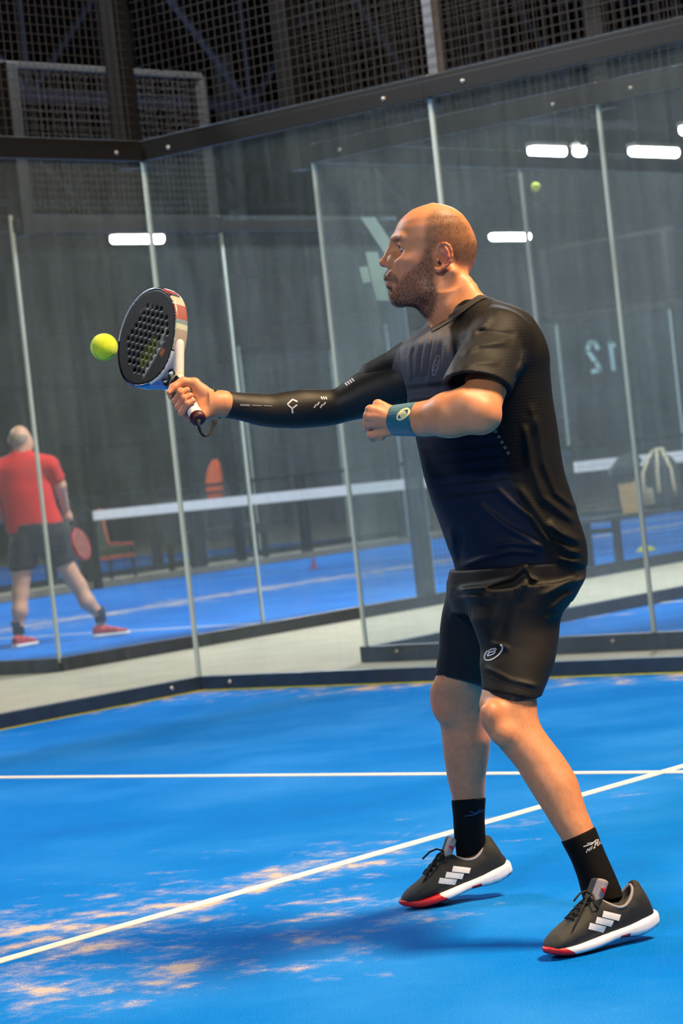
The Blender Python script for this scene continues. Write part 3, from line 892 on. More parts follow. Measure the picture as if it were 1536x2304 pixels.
def skin_tint(V, n_):
    x, y = FR.px(V)
    c = np.empty((len(V), 3)); base = np.array(lin((196, 130, 90))); c[:] = base
    c *= (1 + 0.05 * vnoise(V, 60, 3) + 0.05 * vnoise(V, 17, 5))[:, None]
    def blend(m_, rgb):
        nonlocal c
        m_ = np.clip(m_, 0, 1)[:, None]; c = c * (1 - m_) + np.array(lin(rgb)) * m_
    head = V[:, 2] > L(1000, 745, 0)[2]
    nz_ = vnoise(V, 420, 9)
    hair = soft_poly(x, y, HAIRP, 7) * head
    # both sides share the outline because it is read along the head's own profile
    blend(hair * (0.62 + 0.22 * nz_), (88, 64, 42))
    beard = np.maximum(soft_poly(x, y, BEARDP, 5), soft_poly(x, y, MOUSP, 3)) * head * (np.abs(V[:, 1] - HB) < .09)
    blend(beard * (0.56 + 0.28 * nz_), (66, 42, 32))
    ear = np.exp(-(((x - 1003) / 13) ** 2 + ((y - 580) / 24) ** 2) * 0.8) * (np.abs(V[:, 1] - HB) > .068) * head
    blend(ear * 0.75, (196, 92, 78))
    nose = np.exp(-(((x - 862) / 14) ** 2 + ((y - 592) / 12) ** 2)) * head
    blend(nose * 0.45, (190, 102, 84))
    lips = np.exp(-(((x - 873) / 9) ** 2) ** 2 - ((y - 638.5) / 4.5) ** 2) * head
    blend(lips * 0.8, (178, 92, 82))
    cheek = np.exp(-(((x - 915) / 26) ** 2 + ((y - 600) / 22) ** 2)) * head
    blend(cheek * 0.35, (196, 118, 92))
    brow = np.exp(-(((x - 893) / 12) ** 2) - (((y - 538 - (x - 893) * -.05) / 3.5) ** 2)) * head
    blend(brow * (0.28 + .2 * nz_), (90, 62, 44))
    kn = np.exp(-(((x - 1105) / 26) ** 2 + ((y - 1615) / 30) ** 2)) + np.exp(-(((x - 985) / 22) ** 2 + ((y - 1585) / 30) ** 2))
    blend(kn * 0.35, (190, 110, 84))
    leg = (V[:, 2] < L(1100, 1540, 0)[2])
    blend(leg * np.clip(0.18 + 0.30 * vnoise(V * np.array([1, 1, .35]), 260, 21), 0, 1) * 0.55, (120, 78, 52))   # leg hair
    hand = np.exp(-(((x - 415) / 38) ** 2 + ((y - 915) / 32) ** 2)) + np.exp(-(((x - 836) / 18) ** 2 + ((y - 955) / 40) ** 2))
    blend(hand * 0.4, (214, 132, 112))
    return c

V, Q = mesh_field(body_field(), (-0.75, -0.6, 0.0), (0.6, 0.6, 1.8), 0.0028)
BODY = link('body', np_mesh('body', V, Q, [SKIN], True, skin_tint(V, None)), PL)
nrm = np.empty(len(V) * 3, np.float32); BODY.data.vertices.foreach_get('normal', nrm); nrm = nrm.reshape(-1, 3)

# ---- eyes
def eye(bs):
    c = L(905.6, 554.6, HB + bs)
    mb = MB(); n = 20; vs = []; fs = []; r_ = .0106
    cols = []
    for i in range(n + 1):
        a = math.pi * i / n
        for j in range(n):
            q = 2 * math.pi * j / n
            e0 = np.array([-.80, -.60, 0]) if bs < 0 else np.array([-.80, -.60, 0]); e1 = np.array([.60, -.80, 0]); e2 = np.array([0, 0, 1.0])
            vs.append(tuple(c + r_ * (e0 * math.cos(a) + math.sin(a) * (e1 * math.cos(q) + e2 * math.sin(q)))))
            d = math.degrees(a)
            cols.append(lin((12, 12, 12)) if d < 11 else lin((92, 116, 120)) if d < 29 else lin((215, 205, 196)))
    for i in range(n):
        for j in range(n): fs.append((i * n + j, i * n + (j + 1) % n, (i + 1) * n + (j + 1) % n, (i + 1) * n + j))
    # gaze a little towards the camera side
    me = np_mesh('eye', np.array(vs), np.array(fs), [mat('eyeball', (220, 215, 210), 0.12, 0, 0.02, 90, attr='tint')], True, np.array(cols))
    link('eye', me, PL)
eye(-.034); eye(.034)

# ---- short beard, moustache and cropped hair as real strands
def strands(name, mask, count, length, lean, colr, thick=0.00045, seed=1):
    rg = np.random.default_rng(seed)
    p_ = mask / mask.sum()
    idx = rg.choice(len(V), count, p=p_)
    base = V[idx] + rg.normal(0, .0012, (count, 3)); nn = nrm[idx].astype(float)
    d = nn * (1 - lean) + np.array([.25, 0, -1.0]) * lean + rg.normal(0, .28, (count, 3))
    d /= np.linalg.norm(d, axis=1)[:, None]
    ln = length * (0.6 + 0.8 * rg.random(count))
    a = np.cross(d, np.array([0.3, 0.8, 0.5])); a /= np.linalg.norm(a, axis=1)[:, None]; b = np.cross(d, a)
    vs = np.empty((count, 4, 3)); t = thick
    base = base - nn * .0008
    vs[:, 0] = base + a * t; vs[:, 1] = base - a * t * .5 + b * t * .87; vs[:, 2] = base - a * t * .5 - b * t * .87
    vs[:, 3] = base + d * ln[:, None]
    i0 = np.arange(count)[:, None] * 4
    fs = np.concatenate([i0 + np.array([[0, 1, 3]]), i0 + np.array([[1, 2, 3]]), i0 + np.array([[2, 0, 3]])])
    cc = np.repeat(np.array(lin(colr))[None] * (0.6 + 0.9 * rg.random((count, 1))), 4, axis=0)
    o = link(name, np_mesh(name, vs.reshape(-1, 3), fs, [mat('hair_strand', colr, 0.5, 0, 0.1, 200, attr='tint')], False, cc), PL)
    o['kind'] = 'stuff'
xx, yy = FR.px(V)
onhead = (V[:, 2] > L(1000, 740, 0)[2]) & (V[:, 0] > L(860, 600, 0)[0])
mb_ = np.maximum(soft_poly(xx, yy, BEARDP, 5), soft_poly(xx, yy, MOUSP, 3)) * onhead
dens = 0.35 + 0.65 * np.clip(1 - poly_dist(xx, yy, [(875, 655), (892, 680), (925, 690), (965, 670), (972, 620)], False) / 26, 0, 1)
strands('beard', mb_ * dens + 1e-12, 9000, .0050, .55, (74, 48, 34), .00034, 3)
mh_ = soft_poly(xx, yy, HAIRP, 6) * onhead * (np.abs(V[:, 1] - HB) < .085)
strands('hair', mh_ + 1e-12, 11000, .0022, .55, (110, 82, 56), .00026, 4)
br_ = np.exp(-(((xx - 893) / 11) ** 2) - (((yy - 538) / 3.0) ** 2)) * onhead
strands('eyebrow', br_ + 1e-12, 160, .0042, .35, (88, 62, 46), .00034, 5)
# ---- clothes
CLOTH = dict()
def fold_disp(lines, front=True):
    """relief of cloth folds: lines = [(pixels polyline, width px, height m)]"""
    def fn(P, f):
        near = np.abs(f) < 0.03
        out = np.zeros(len(P))
        if not near.any(): return out
        x, y = FR.px(P[near]); d = np.zeros(len(x))
        for pts, w_, h_ in lines:
            g = np.exp(-(poly_dist(x, y, pts, False) / w_) ** 2)
            for ex_, ey_ in (pts[0], pts[-1]): g = g * (1 - np.exp(-((x - ex_) ** 2 + (y - ey_) ** 2) / (1.9 * w_) ** 2))
            d -= 1.6 * h_ * g
        out[near] = d * (P[near][:, 1] < 0.06)
        return out
    return fn
def ripple(sc, amp, seed, stretch=(1, 1, 1)):
    st = np.array(stretch, float)
    def fn(P, f):
        near = np.abs(f) < 0.03
        out = np.zeros(len(P))
        if near.any(): out[near] = amp * vnoise(P[near] * st, sc, seed)
        return out
    return fn

SHIRT_FOLDS = [
    # gathers of the chest
    ([(986, 742), (975, 780), (966, 830), (962, 872)], 5, .004), ([(968, 748), (955, 790), (948, 850)], 5, .0045), ([(948, 758), (936, 800), (934, 850)], 4.5, .004),
    ([(1005, 760), (1000, 800), (990, 850)], 7, .004), ([(930, 765), (920, 800), (922, 860)], 4, .003),
    # sleeve and shoulder
    ([(1032, 800), (1075, 775), (1150, 768)], 9, .005), ([(1040, 765), (1085, 730), (1110, 700)], 10, .005), ([(1026, 830), (1070, 815), (1130, 815)], 8, .003),
    ([(1160, 850), (1178, 815), (1180, 780)], 8, .005), ([(1060, 745), (1100, 748), (1165, 755)], 7, -.003),
    # waist folds running to the side seam
    ([(1110, 1092), (1150, 1130), (1195, 1165), (1240, 1230)], 7, .0055), ([(1070, 1130), (1130, 1180), (1190, 1215), (1232, 1238)], 8, .005),
    ([(1160, 1085), (1190, 1130), (1225, 1180), (1290, 1215)], 9, .005), ([(1100, 1230), (1150, 1222), (1225, 1232)], 7, .0045),
    ([(1035, 1275), (1090, 1255), (1150, 1240), (1215, 1245)], 6, .004), ([(1180, 950), (1195, 1050), (1222, 1120), (1300, 1180)], 8, .0045),
    ([(1205, 930), (1222, 1040), (1250, 1110), (1300, 1150)], 7, .004), ([(1230, 1165), (1262, 1200), (1312, 1222)], 7, .005), ([(1245, 1215), (1280, 1240), (1314, 1246)], 6, .0045),
    ([(1250, 1255), (1285, 1264), (1312, 1266)], 5, .004), ([(1195, 900), (1205, 980)], 9, .003), ([(1040, 1180), (1030, 1230), (1040, 1275)], 8, -.004), ([(1010, 1180), (1022, 1240)], 7, .003),
]
SLE = L(1074, 872, -.305); SLD = SLE - SHN; SLD /= np.linalg.norm(SLD)
SLB = np.array([-.20, -.35, -.92]); SLB /= np.linalg.norm(SLB)
zh = L(1170, 1283, 0)[2]
def shirt_field():
    F = Field()
    F.u(zloft(FRONT, BACK, 0.0, [.78, .76, .72, .67, .62], TH, 20, 0.002, cap=.05), 0)
    F.u(rcone(L(1058, 705, -.03), SHN + np.array([.0, 0, -.004]), .052, .066), 0.03)
    F.u(rcone(L(1015, 735, .05), L(932, 822, .165), .045, .060), 0.03)
    F.u(rcone(L(932, 822, .165), L(850, 858, .188), .060, .053), 0.02)
    S = Field(); S.u(rcone(SHN, SLE + SLD * .05, .070, .079), 0); S.cut(plane(SLE, SLB), .003)
    F.field(S, 'u', 0.025)
    # far sleeve end
    fe = L(806, 884, .19); F.cut(plane(fe, np.array([-.93, 0.05, -.30])), .004)
    # openings
    F.cut(plane((0, 0, zh), (-.02, 0, -1)), .004)
    inner = zloft(FRONT, BACK, 0.0, [.78, .76, .72, .67, .62], TH, 20, -0.016)
    G = Field(); G.u(inner, 0); G.cut(plane((0, 0, zh + .07), (0, 0, 1)), .02); F.field(G, 's', .002)
    A = Field(); A.u(rcone(SHN + SLD * .06, SLE + SLD * .08, .050, .070), 0); A.cut(plane(SLE + SLB * -.03, -SLB), .01); F.field(A, 's', .003)
    # neck opening
    n0 = L(1024, 694, HB); nd = np.array([-.50, 0, .86])
    NK = Field(); NK.u(zloft([(930, 672), (945, 700), (958, 716), (968, 732), (980, 760), (985, 800)], [(1064, 596), (1061, 621), (1064, 638), (1071, 651), (1090, 680), (1110, 740)], HB, [1.05, 0.98, 0.92, 0.9], None, 14, 0.003), 0)
    F.field(NK, 's', .003)
    T = Field(); T.u(ell(n0 + nd * .075, (.11, .12, .075), np.array([[.86, 0, -.50], [0, 1, 0], [.50, 0, .86]]).T), 0)
    F.field(T, 's', .01)
    F.disp(fold_disp(SHIRT_FOLDS)); F.disp(ripple(14, .0022, 3, (1, 1, .8)))
    return F
FRP = [(1040, 690), (1010, 735), (1020, 800), (1022, 860), (1060, 925), (1105, 950), (1150, 1080), (1192, 1180), (1225, 1232), (1226, 1300), (800, 1300), (800, 690)]   # front panel outline
SLP = [(1050, 690), (1022, 800), (1010, 870), (1040, 838), (1110, 852), (1130, 892), (1160, 855), (1178, 790), (1160, 735), (1130, 700), (1090, 672)]
def shirt_tint(V_):
    x, y = FR.px(V_)
    c = np.zeros((len(V_), 3)); c[:] = lin((9, 9, 10))
    far = V_[:, 1] > 0.12
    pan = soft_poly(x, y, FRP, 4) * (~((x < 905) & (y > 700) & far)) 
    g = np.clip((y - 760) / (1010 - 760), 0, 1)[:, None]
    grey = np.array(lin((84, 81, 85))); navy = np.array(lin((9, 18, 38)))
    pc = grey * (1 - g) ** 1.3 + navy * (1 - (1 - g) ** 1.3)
    # printed stripes
    yy_ = y + 0.108 * (x - 950)
    st = np.zeros(len(x))
    for yc, w_ in ((868, 6), (900, 5), (935, 5), (965, 4), (994, 4), (1020, 4), (1046, 4), (1072, 3.5), (1098, 3.5), (1124, 3.0)):
        st = np.maximum(st, np.clip(1.6 - np.abs(yy_ - yc) / w_ * 1.2, 0, 1))
    pc = pc * (1 - .72 * st[:, None])
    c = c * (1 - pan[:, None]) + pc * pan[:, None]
    sl = (soft_poly(x, y, SLP, 4) * (V_[:, 1] < -.02))[:, None]
    c = c * (1 - sl) + np.array(lin((25, 25, 26))) * sl
    return c
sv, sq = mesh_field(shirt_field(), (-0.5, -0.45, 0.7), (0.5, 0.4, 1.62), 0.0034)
def cloth_material(name, rgb, rib=0.0, rough=0.65, attr=None, spec=0.4, sheen=0.15):
    ma = mat(name, rgb, rough, 0, 0.10, 90, 0, 0, sheen, 0, spec, attr=attr)
    nt = ma.node_tree; N = nt.nodes; Lk = nt.links; b = N['Principled BSDF']
    tc = N.new('ShaderNodeTexCoord')
    wv = N.new('ShaderNodeTexWave'); wv.wave_type = 'BANDS'; wv.bands_direction = 'Z'; wv.inputs['Scale'].default_value = 42 if rib else 300
    wv.inputs['Distortion'].default_value = 0.6; wv.inputs['Detail'].default_value = 1
    Lk.new(tc.outputs['Object'], wv.inputs['Vector'])
    nz = N.new('ShaderNodeTexNoise'); nz.inputs['Scale'].default_value = 600; Lk.new(tc.outputs['Object'], nz.inputs['Vector'])
    ad = N.new('ShaderNodeMath'); ad.operation = 'MULTIPLY_ADD'; ad.inputs[1].default_value = max(rib, 0.15)
    Lk.new(wv.outputs['Fac'], ad.inputs[0]); Lk.new(nz.outputs['Fac'], ad.inputs[2])
    bp = N.new('ShaderNodeBump'); bp.inputs['Strength'].default_value = 0.12; bp.inputs['Distance'].default_value = 0.002
    Lk.new(ad.outputs[0], bp.inputs['Height']); Lk.new(bp.outputs[0], b.inputs['Normal'])
    return ma
SHIRTM = cloth_material('sports_shirt_knit', (30, 30, 32), 0.6, 0.65, 'tint', 0.2, 0.0)
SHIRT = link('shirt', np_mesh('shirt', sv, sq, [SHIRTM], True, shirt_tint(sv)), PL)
SHIRT['label'] = 'black short-sleeved shirt fading from grey to navy on the chest'
BLACKK = cloth_material('black_knit', (14, 14, 16), 0.3, 0.7)

# ---- shorts
SH_FOLDS = [([(1020, 1330), (1080, 1322), (1150, 1300), (1195, 1262)], 7, .006), ([(1016, 1345), (1070, 1345), (1110, 1340)], 8, .004), ([(1190, 1290), (1170, 1330), (1165, 1360)], 9, .007),
            ([(1210, 1345), (1260, 1320), (1300, 1300)], 7, .006), ([(1230, 1380), (1268, 1345), (1290, 1330)], 7, .005), ([(1150, 1340), (1130, 1400), (1118, 1460)], 16, -.006),
            ([(1000, 1400), (1030, 1395), (1055, 1400)], 5, .003), ([(995, 1425), (1030, 1420)], 5, .003), ([(1100, 1445), (1130, 1452), (1150, 1465)], 5, .004), ([(1085, 1500), (1110, 1510), (1150, 1530), (1215, 1545)], 5, .003),
            ([(1222, 1400), (1248, 1380), (1262, 1372)], 6, .004), ([(992, 1450), (1025, 1440)], 5, .0025), ([(1180, 1270), (1195, 1300), (1215, 1310)], 5, .006)]
SN_L = [(1038, 1300), (1046, 1330), (1054, 1360), (1057, 1396), (1073, 1433), (1081, 1461), (1080, 1493), (1083, 1521), (1083, 1550), (1084, 1580)]
SN_R = [(1314, 1300), (1291, 1344), (1268, 1372), (1259, 1396), (1256, 1438), (1247, 1487), (1229, 1539), (1216, 1573), (1206, 1610)]
SF_L = [(1010, 1300), (1008, 1330), (996, 1365), (989, 1409), (986, 1461), (982, 1500), (978, 1522), (974, 1560)]
SF_R = [(1160, 1300), (1145, 1340), (1130, 1400), (1118, 1460), (1112, 1500), (1108, 1560)]
def shorts_field():
    F = Field()
    F.u(zloft([(1014, 1250), (1012, 1282), (1010, 1318), (1012, 1350), (1020, 1380)], [(1312, 1250), (1314, 1282), (1310, 1300), (1290, 1344), (1270, 1372)], 0.0, [.85, .82, .80], TH, 8, 0.001), 0)
    N_ = Field(); N_.u(zloft(SN_L, SN_R, b_near, [1.06, 1.0, .94, .9], None, 16), 0)
    pa, pb = L(1081, 1551, -.19), L(1213, 1578, -.19); n_ = np.array([-(pb - pa)[2], 0, (pb - pa)[0]]); n_ /= np.linalg.norm(n_)
    N_.cut(plane(pa, -n_ + np.array([0, -.10, 0])), .003)
    I_ = Field(); I_.u(zloft(SN_L, SN_R, b_near, [1.06, 1.0, .94, .9], None, 16, -.010), 0); I_.cut(plane(pa + n_ * .03, n_), .01); N_.field(I_, 's', .002)
    G = Field(); G.u(zloft(SF_L, SF_R, b_far, [1.1, 1.05, .98], None, 14), 0)
    qa, qb = L(979, 1519, .19), L(1081, 1543, .19); m_ = np.array([-(qb - qa)[2], 0, (qb - qa)[0]]); m_ /= np.linalg.norm(m_)
    G.cut(plane(qa, -m_ + np.array([0, -.15, 0])), .003)
    J_ = Field(); J_.u(zloft(SF_L, SF_R, b_far, [1.1, 1.05, .98], None, 14, -.010), 0); J_.cut(plane(qa + m_ * .03, m_), .01); G.field(J_, 's', .002)
    F.field(G, 'u', .03); F.field(N_, 'u', .02)
    F.cut(plane((0, 0, zh + .02), (0, 0, 1)), .01)
    F.disp(fold_disp(SH_FOLDS)); F.disp(ripple(16, .002, 8))
    return F, (pa, n_), (qa, m_)
shF, NH, FH = shorts_field()
v_, q_ = mesh_field(shF, (-0.4, -0.5, 0.42), (0.5, 0.45, 0.95), 0.0036)
SHORTM = cloth_material('charcoal_woven_short', (21, 19, 18), 0.0, 0.65, None, 0.25, 0.0)
SHORTS = link('shorts', np_mesh('shorts', v_, q_, [SHORTM], True), PL)
# tight black under-shorts peeping out below
a_ = Field(); a_.u(zloft(SN_L, SN_R, b_near, [1.06, 1.0, .94, .9], None, 16, -.0045), 0); a_.cut(plane(NH[0] - NH[1] * .014, -NH[1] + np.array([0, -.10, 0])), .002); a_.cut(plane(NH[0] + NH[1] * .05, NH[1]), .002)
c_ = Field(); c_.u(zloft(SF_L, SF_R, b_far, [1.1, 1.05, .98], None, 14, -.008), 0); c_.cut(plane(FH[0] - FH[1] * .004, -FH[1] + np.array([0, -.15, 0])), .002); c_.cut(plane(FH[0] + FH[1] * .05, FH[1]), .002)
for U in (a_, c_):
    v_, q_ = mesh_field(U, (-0.4, -0.5, 0.42), (0.5, 0.45, 0.75), 0.004)
    link('under_short_leg', np_mesh('under_short_leg', v_, q_, [BLACKK], True), PL)

# ---- arm sleeve (far arm)
SL = Field(); SL.u(xloft(ARM_T, ARM_B, b_arm, 0.97, 20, 0.0), 0); SL.cut(plane(L(485, 908, .10), (-1, 0, -.02)), .003)
SL.sub(rcone(L(470, 909, .10), L(496, 909, .105), .028, .030), .002)
SL.disp(ripple(28, .0012, 31, (.6, 1, 1)))
SL.disp(fold_disp([([(489, 880), (487, 910), (490, 940)], 3, .0028), ([(500, 882), (498, 935)], 3, .0012), ([(742, 870), (752, 900), (770, 935)], 6, -.004), ([(760, 875), (780, 900)], 4, .003), ([(772, 862), (790, 885), (796, 910)], 3.5, .003), ([(783, 852), (800, 878)], 3, .003), ([(700, 905), (715, 920), (728, 922)], 3, .0025), ([(718, 892), (735, 898)], 3, .0025)], True))
def ungate(fnl): return fnl
v_, q_ = mesh_field(SL, (-0.62, -0.05, 0.95), (0.1, 0.4, 1.4), 0.003)
SLEEVE = link('arm_sleeve', np_mesh('arm_sleeve', v_, q_, [cloth_material('black_lycra', (13, 13, 12), 0.1, 0.55, None, 0.35, 0.0)], True), PL)

# ---- wristband
WB0, WB1 = L(884, 946, -.262), L(942, 943, -.302)
wd = (WB1 - WB0) / np.linalg.norm(WB1 - WB0)
Wf = Field(); Wf.u(rcone(WB0 - wd * .03, WB1 + wd * .03, .0330, .0415), 0); Wf.cut(plane(WB0, -wd), .007); Wf.cut(plane(WB1, wd), .007)
v_, q_ = mesh_field(Wf, WB0 - .09, WB1 + .09, 0.0025)
WBM = cloth_material('teal_terry_knit', (22, 92, 108), 0.8, 0.85, None, 0.2, 0.4)
WB = link('wristband', np_mesh('wristband', v_, q_, [WBM], True), PL)
WB['label'] = 'teal ribbed wristband'

# ---- socks
SOCK = cloth_material('black_sock_knit', (8, 8, 9), 0.2, 0.85, None, 0.15, 0.0)
def sock(A, B, bf, tl, tr, bq, lo, hi, ):
    F = Field(); F.u(zloft(A, B, bf, [1.0, 1.0], None, 24, 0.0035), 0)
    a, b = L(*tl, bq), L(*tr, bq); n_ = np.array([-(b - a)[2], 0, (b - a)[0]]); n_ /= np.linalg.norm(n_)
    F.cut(plane(a, n_ + np.array([0, .10, 0])), .003)
    v, q = mesh_field(F, lo, hi, 0.003)
    return link('sock', np_mesh('sock', v, q, [SOCK], True), PL)
SOCKN = sock(NL_L, NL_R, b_near, (1263, 1893), (1336, 1861), -.33, (0.1, -.5, 0), (.5, -.2, .35))
SOCKF = sock(FL_L, FL_R, b_far, (1015, 1800), (1090, 1794), .365, (-.1, .2, 0), (.3, .55, .4))
# ---- surface marks: strokes laid on a mesh
def bvh_of(o):
    me = o.data
    vs = [v.co.copy() for v in me.vertices]
    return BVHTree.FromPolygons(vs, [tuple(p.vertices) for p in me.polygons])
def local_ray(x, y):
    a = FR.L(x, y, -1.0); c = FR.C
    d = a - c; return Vector(c), Vector(d / np.linalg.norm(d))
def marks(name, host, strokes, m_, tree=None, off=.0009, parent=None, step=.003):
    """strokes: [(pixel polyline, width px)] pressed onto the host's surface as a thin printed film"""
    tree = tree or bvh_of(host); vs = []; fs = []
    for pts, w_ in strokes:
        pts = [np.array(p, float) for p in pts]; dense_ = []
        for a, b in zip(pts[:-1], pts[1:]):
            n = max(1, int(np.linalg.norm(b - a) / 3.0))
            for i in range(n): dense_.append(a + (b - a) * i / n)
        dense_.append(pts[-1]); rows = []
        for i, p in enumerate(dense_):
            t = dense_[min(i + 1, len(dense_) - 1)] - dense_[max(i - 1, 0)]; t = t / (np.linalg.norm(t) + 1e-9)
            nn = np.array([-t[1], t[0]]); row = []
            k = max(1, int(w_ / 4))
            for j in range(k + 1):
                q = p + nn * w_ * (j / k - .5)
                o_, d_ = local_ray(*q); h, n_, _, _ = tree.ray_cast(o_, d_)
                row.append(None if h is None else h + (n_ if n_.dot(d_) < 0 else -n_) * off)
            rows.append(row)
        for r1, r2 in zip(rows[:-1], rows[1:]):
            for j in range(len(r1) - 1):
                quad = (r1[j], r1[j + 1], r2[j + 1], r2[j])
                if any(q is None for q in quad): continue
                if max((quad[0] - q).length for q in quad) > 0.03: continue
                n = len(vs); vs += [tuple(q) for q in quad]; fs.append((n, n + 1, n + 2, n + 3))
    if not fs: return None
    me = mesh_from(name, vs, fs, [m_])
    bm = bmesh.new(); bm.from_mesh(me); bmesh.ops.remove_doubles(bm, verts=bm.verts[:], dist=.0002); bm.to_mesh(me); bm.free()
    return link(name, me, parent or host)
def ering(cx, cy, a, b, rot, n=28, a0=0, a1=360):
    r_ = math.radians(rot); out = []
    for i in range(n + 1):
        t = math.radians(a0 + (a1 - a0) * i / n); x, y = a * math.cos(t), b * math.sin(t)
        out.append((cx + x * math.cos(r_) - y * math.sin(r_), cy + x * math.sin(r_) + y * math.cos(r_)))
    return out
def xf(pts, cx, cy, ux, uy, vx, vy): return [(cx + p[0] * ux + p[1] * vx, cy + p[0] * uy + p[1] * vy) for p in pts]
PRINTW = mat('silver_print', (200, 200, 205), 0.4, 0.3, 0.05, 90)
PRINTC = mat('cream_print', (226, 218, 160), 0.6, 0, 0.05, 90)
PRINTG = mat('grey_raised_print', (120, 118, 124), 0.4, 0.2, 0.05, 90)
BSTROKE = [[(-.55, -.55), (.25, -.55), (.55, -.32), (.25, -.04), (-.5, -.04)], [(.25, -.04), (.6, .22), (.25, .52), (-.55, .52)], [(-.5, -.04), (-.55, .52)], [(-.62, -.2), (-.55, -.55)]]
# chest badge
tS = bvh_of(SHIRT)
u = (7.5, -2.5); v = (-4.5, 22)
marks('chest_badge', SHIRT, [(xf(ering(0, 0, 1, 1, 0), 981, 822, *u, *v), 2.6)] + [(xf(s_, 981, 822, *u, *v), 2.2) for s_ in BSTROKE], PRINTG, tS)
# white lettering band on the side of the shirt
for _i in range(6): marks('side_print', SHIRT, [([(1106 + _i * 7, 956 + _i * 12), (1110 + _i * 7, 962 + _i * 12)], 7)], mat('dim_grey_print', (96, 92, 96), 0.6, 0, 0.1, 80), tS)
marks('collar', SHIRT, [([(972, 742), (987, 734), (1007, 721), (1033, 703), (1058, 685), (1079, 671), (1091, 667)], 12)], BLACKK, tS, .0028)
# collar and shoulder seams
SEAM = mat('dark_seam', (10, 10, 12), 0.8, 0, 0.1, 80)
marks('shoulder_seam', SHIRT, [([(1100, 668), (1092, 700), (1096, 725)], 1.6)], SEAM, tS)
marks('side_seam', SHIRT, [([(1150, 1080), (1170, 1128), (1192, 1180), (1212, 1215), (1225, 1236)], 1.8)], SEAM, tS)
# shorts badge and seams
tP = bvh_of(SHORTS)
u = (17, -5); v = (-6, 15)
marks('shorts_badge', SHORTS, [(xf(ering(0, 0, 1.12, 1.12, 0, a0=-60, a1=210), 1110, 1468, *u, *v), 3.4)] + [(xf(s_, 1107, 1467, *(.86 * q for q in u), *(.86 * q for q in v)), 2.8) for s_ in BSTROKE], PRINTW, tP)
marks('front_seam', SHORTS, [([(1056, 1360), (1057, 1390)], 1.8)], SEAM, tP)
marks('hem_seam', SHORTS, [([(1092, 1524), (1120, 1530), (1160, 1542), (1195, 1553)], 1.6)], SEAM, tP)
# sleeve logo, stripe and reflective patches
tL = bvh_of(SLEEVE)
marks('sleeve_logo', SLEEVE, [([(646, 910), (658, 899), (669, 904)], 3.2), ([(647, 911), (657, 919), (668, 911)], 3.2), ([(657, 919), (658, 930)], 3.6)], PRINTW, tL)
for _st in [([(540, 911), (562, 912)], 4.5), ([(566, 912), (588, 913)], 2.6), ([(592, 913), (612, 914)], 2.0)]: marks('sleeve_print', SLEEVE, [_st], PRINTG, tL)
for _st in [([(776 + i * 5, 862 - i * 3.4), (782 + i * 5, 868 - i * 3.2)], 3.2) for i in range(4)] + [([(706 + i * 7, 918 - (i % 2) * 6), (711 + i * 7, 910 - (i % 2) * 5)], 3) for i in range(4)] + [([(722 + i * 5, 893), (725 + i * 5, 899)], 2.4) for i in range(3)]: marks('reflective_dash', SLEEVE, [_st], PRINTW, tL)
# wristband badge
tW = bvh_of(WB)
u = (10.5, -7.5); v = (3.0, 8.2)
marks('wristband_badge', WB, [(xf(ering(0, 0, 1.25, .95, 0), 907, 932, *u, *v), 4.0)] + [(xf(s_, 907, 932, *(.95 * q for q in u), *(.9 * q for q in v)), 3.2) for s_ in BSTROKE], PRINTC, tW)
# sock lettering: running bird and the letters MIZUNO wrapping round the ankle
tN = bvh_of(SOCKN)
bird = [([(1312, 1905), (1330, 1899), (1342, 1889)], 2.6), ([(1330, 1900), (1336, 1894), (1343, 1897), (1345, 1888)], 2.6), ([(1320, 1898), (1332, 1896)], 1.8)]
LET = {'M': [[(0, 1), (.18, 0), (.5, .7), (.85, 0), (.75, 1)]], 'I': [[(.1, 1), (.25, 0)]], 'Z': [[(.1, 0), (.9, 0), (0, 1), (.8, 1)]], 'U': [[(.15, 0), (.02, .75), (.3, 1), (.65, .85), (.85, 0)]], 'N': [[(0, 1), (.2, 0), (.6, 1), (.85, 0)]], 'O': [[(.2, .2), (0, .8), (.5, 1), (.8, .6), (.7, 0), (.2, .2)]]}
txt = []; cx = 1320.0
for ch in 'MIZUNO':
    w_ = 9.0 if ch == 'M' else 3.2 if ch == 'I' else 6.4
    for s_ in LET[ch]: txt.append((xf(s_, cx, 1910 - (cx - 1320) * .62, w_, -w_ * .55, -1.5, 9.0), 1.7))
    cx += w_ + 1.6
marks('sock_lettering', SOCKN, bird + txt, PRINTW, tN)
tF = bvh_of(SOCKF)
marks('sock_logo', SOCKF, [([(1046, 1836), (1068, 1832), (1088, 1822)], 2.4), ([(1056, 1825), (1070, 1830), (1080, 1820)], 2.2)], mat('navy_print', (30, 62, 104), 0.6, 0, .05, 80), tF)

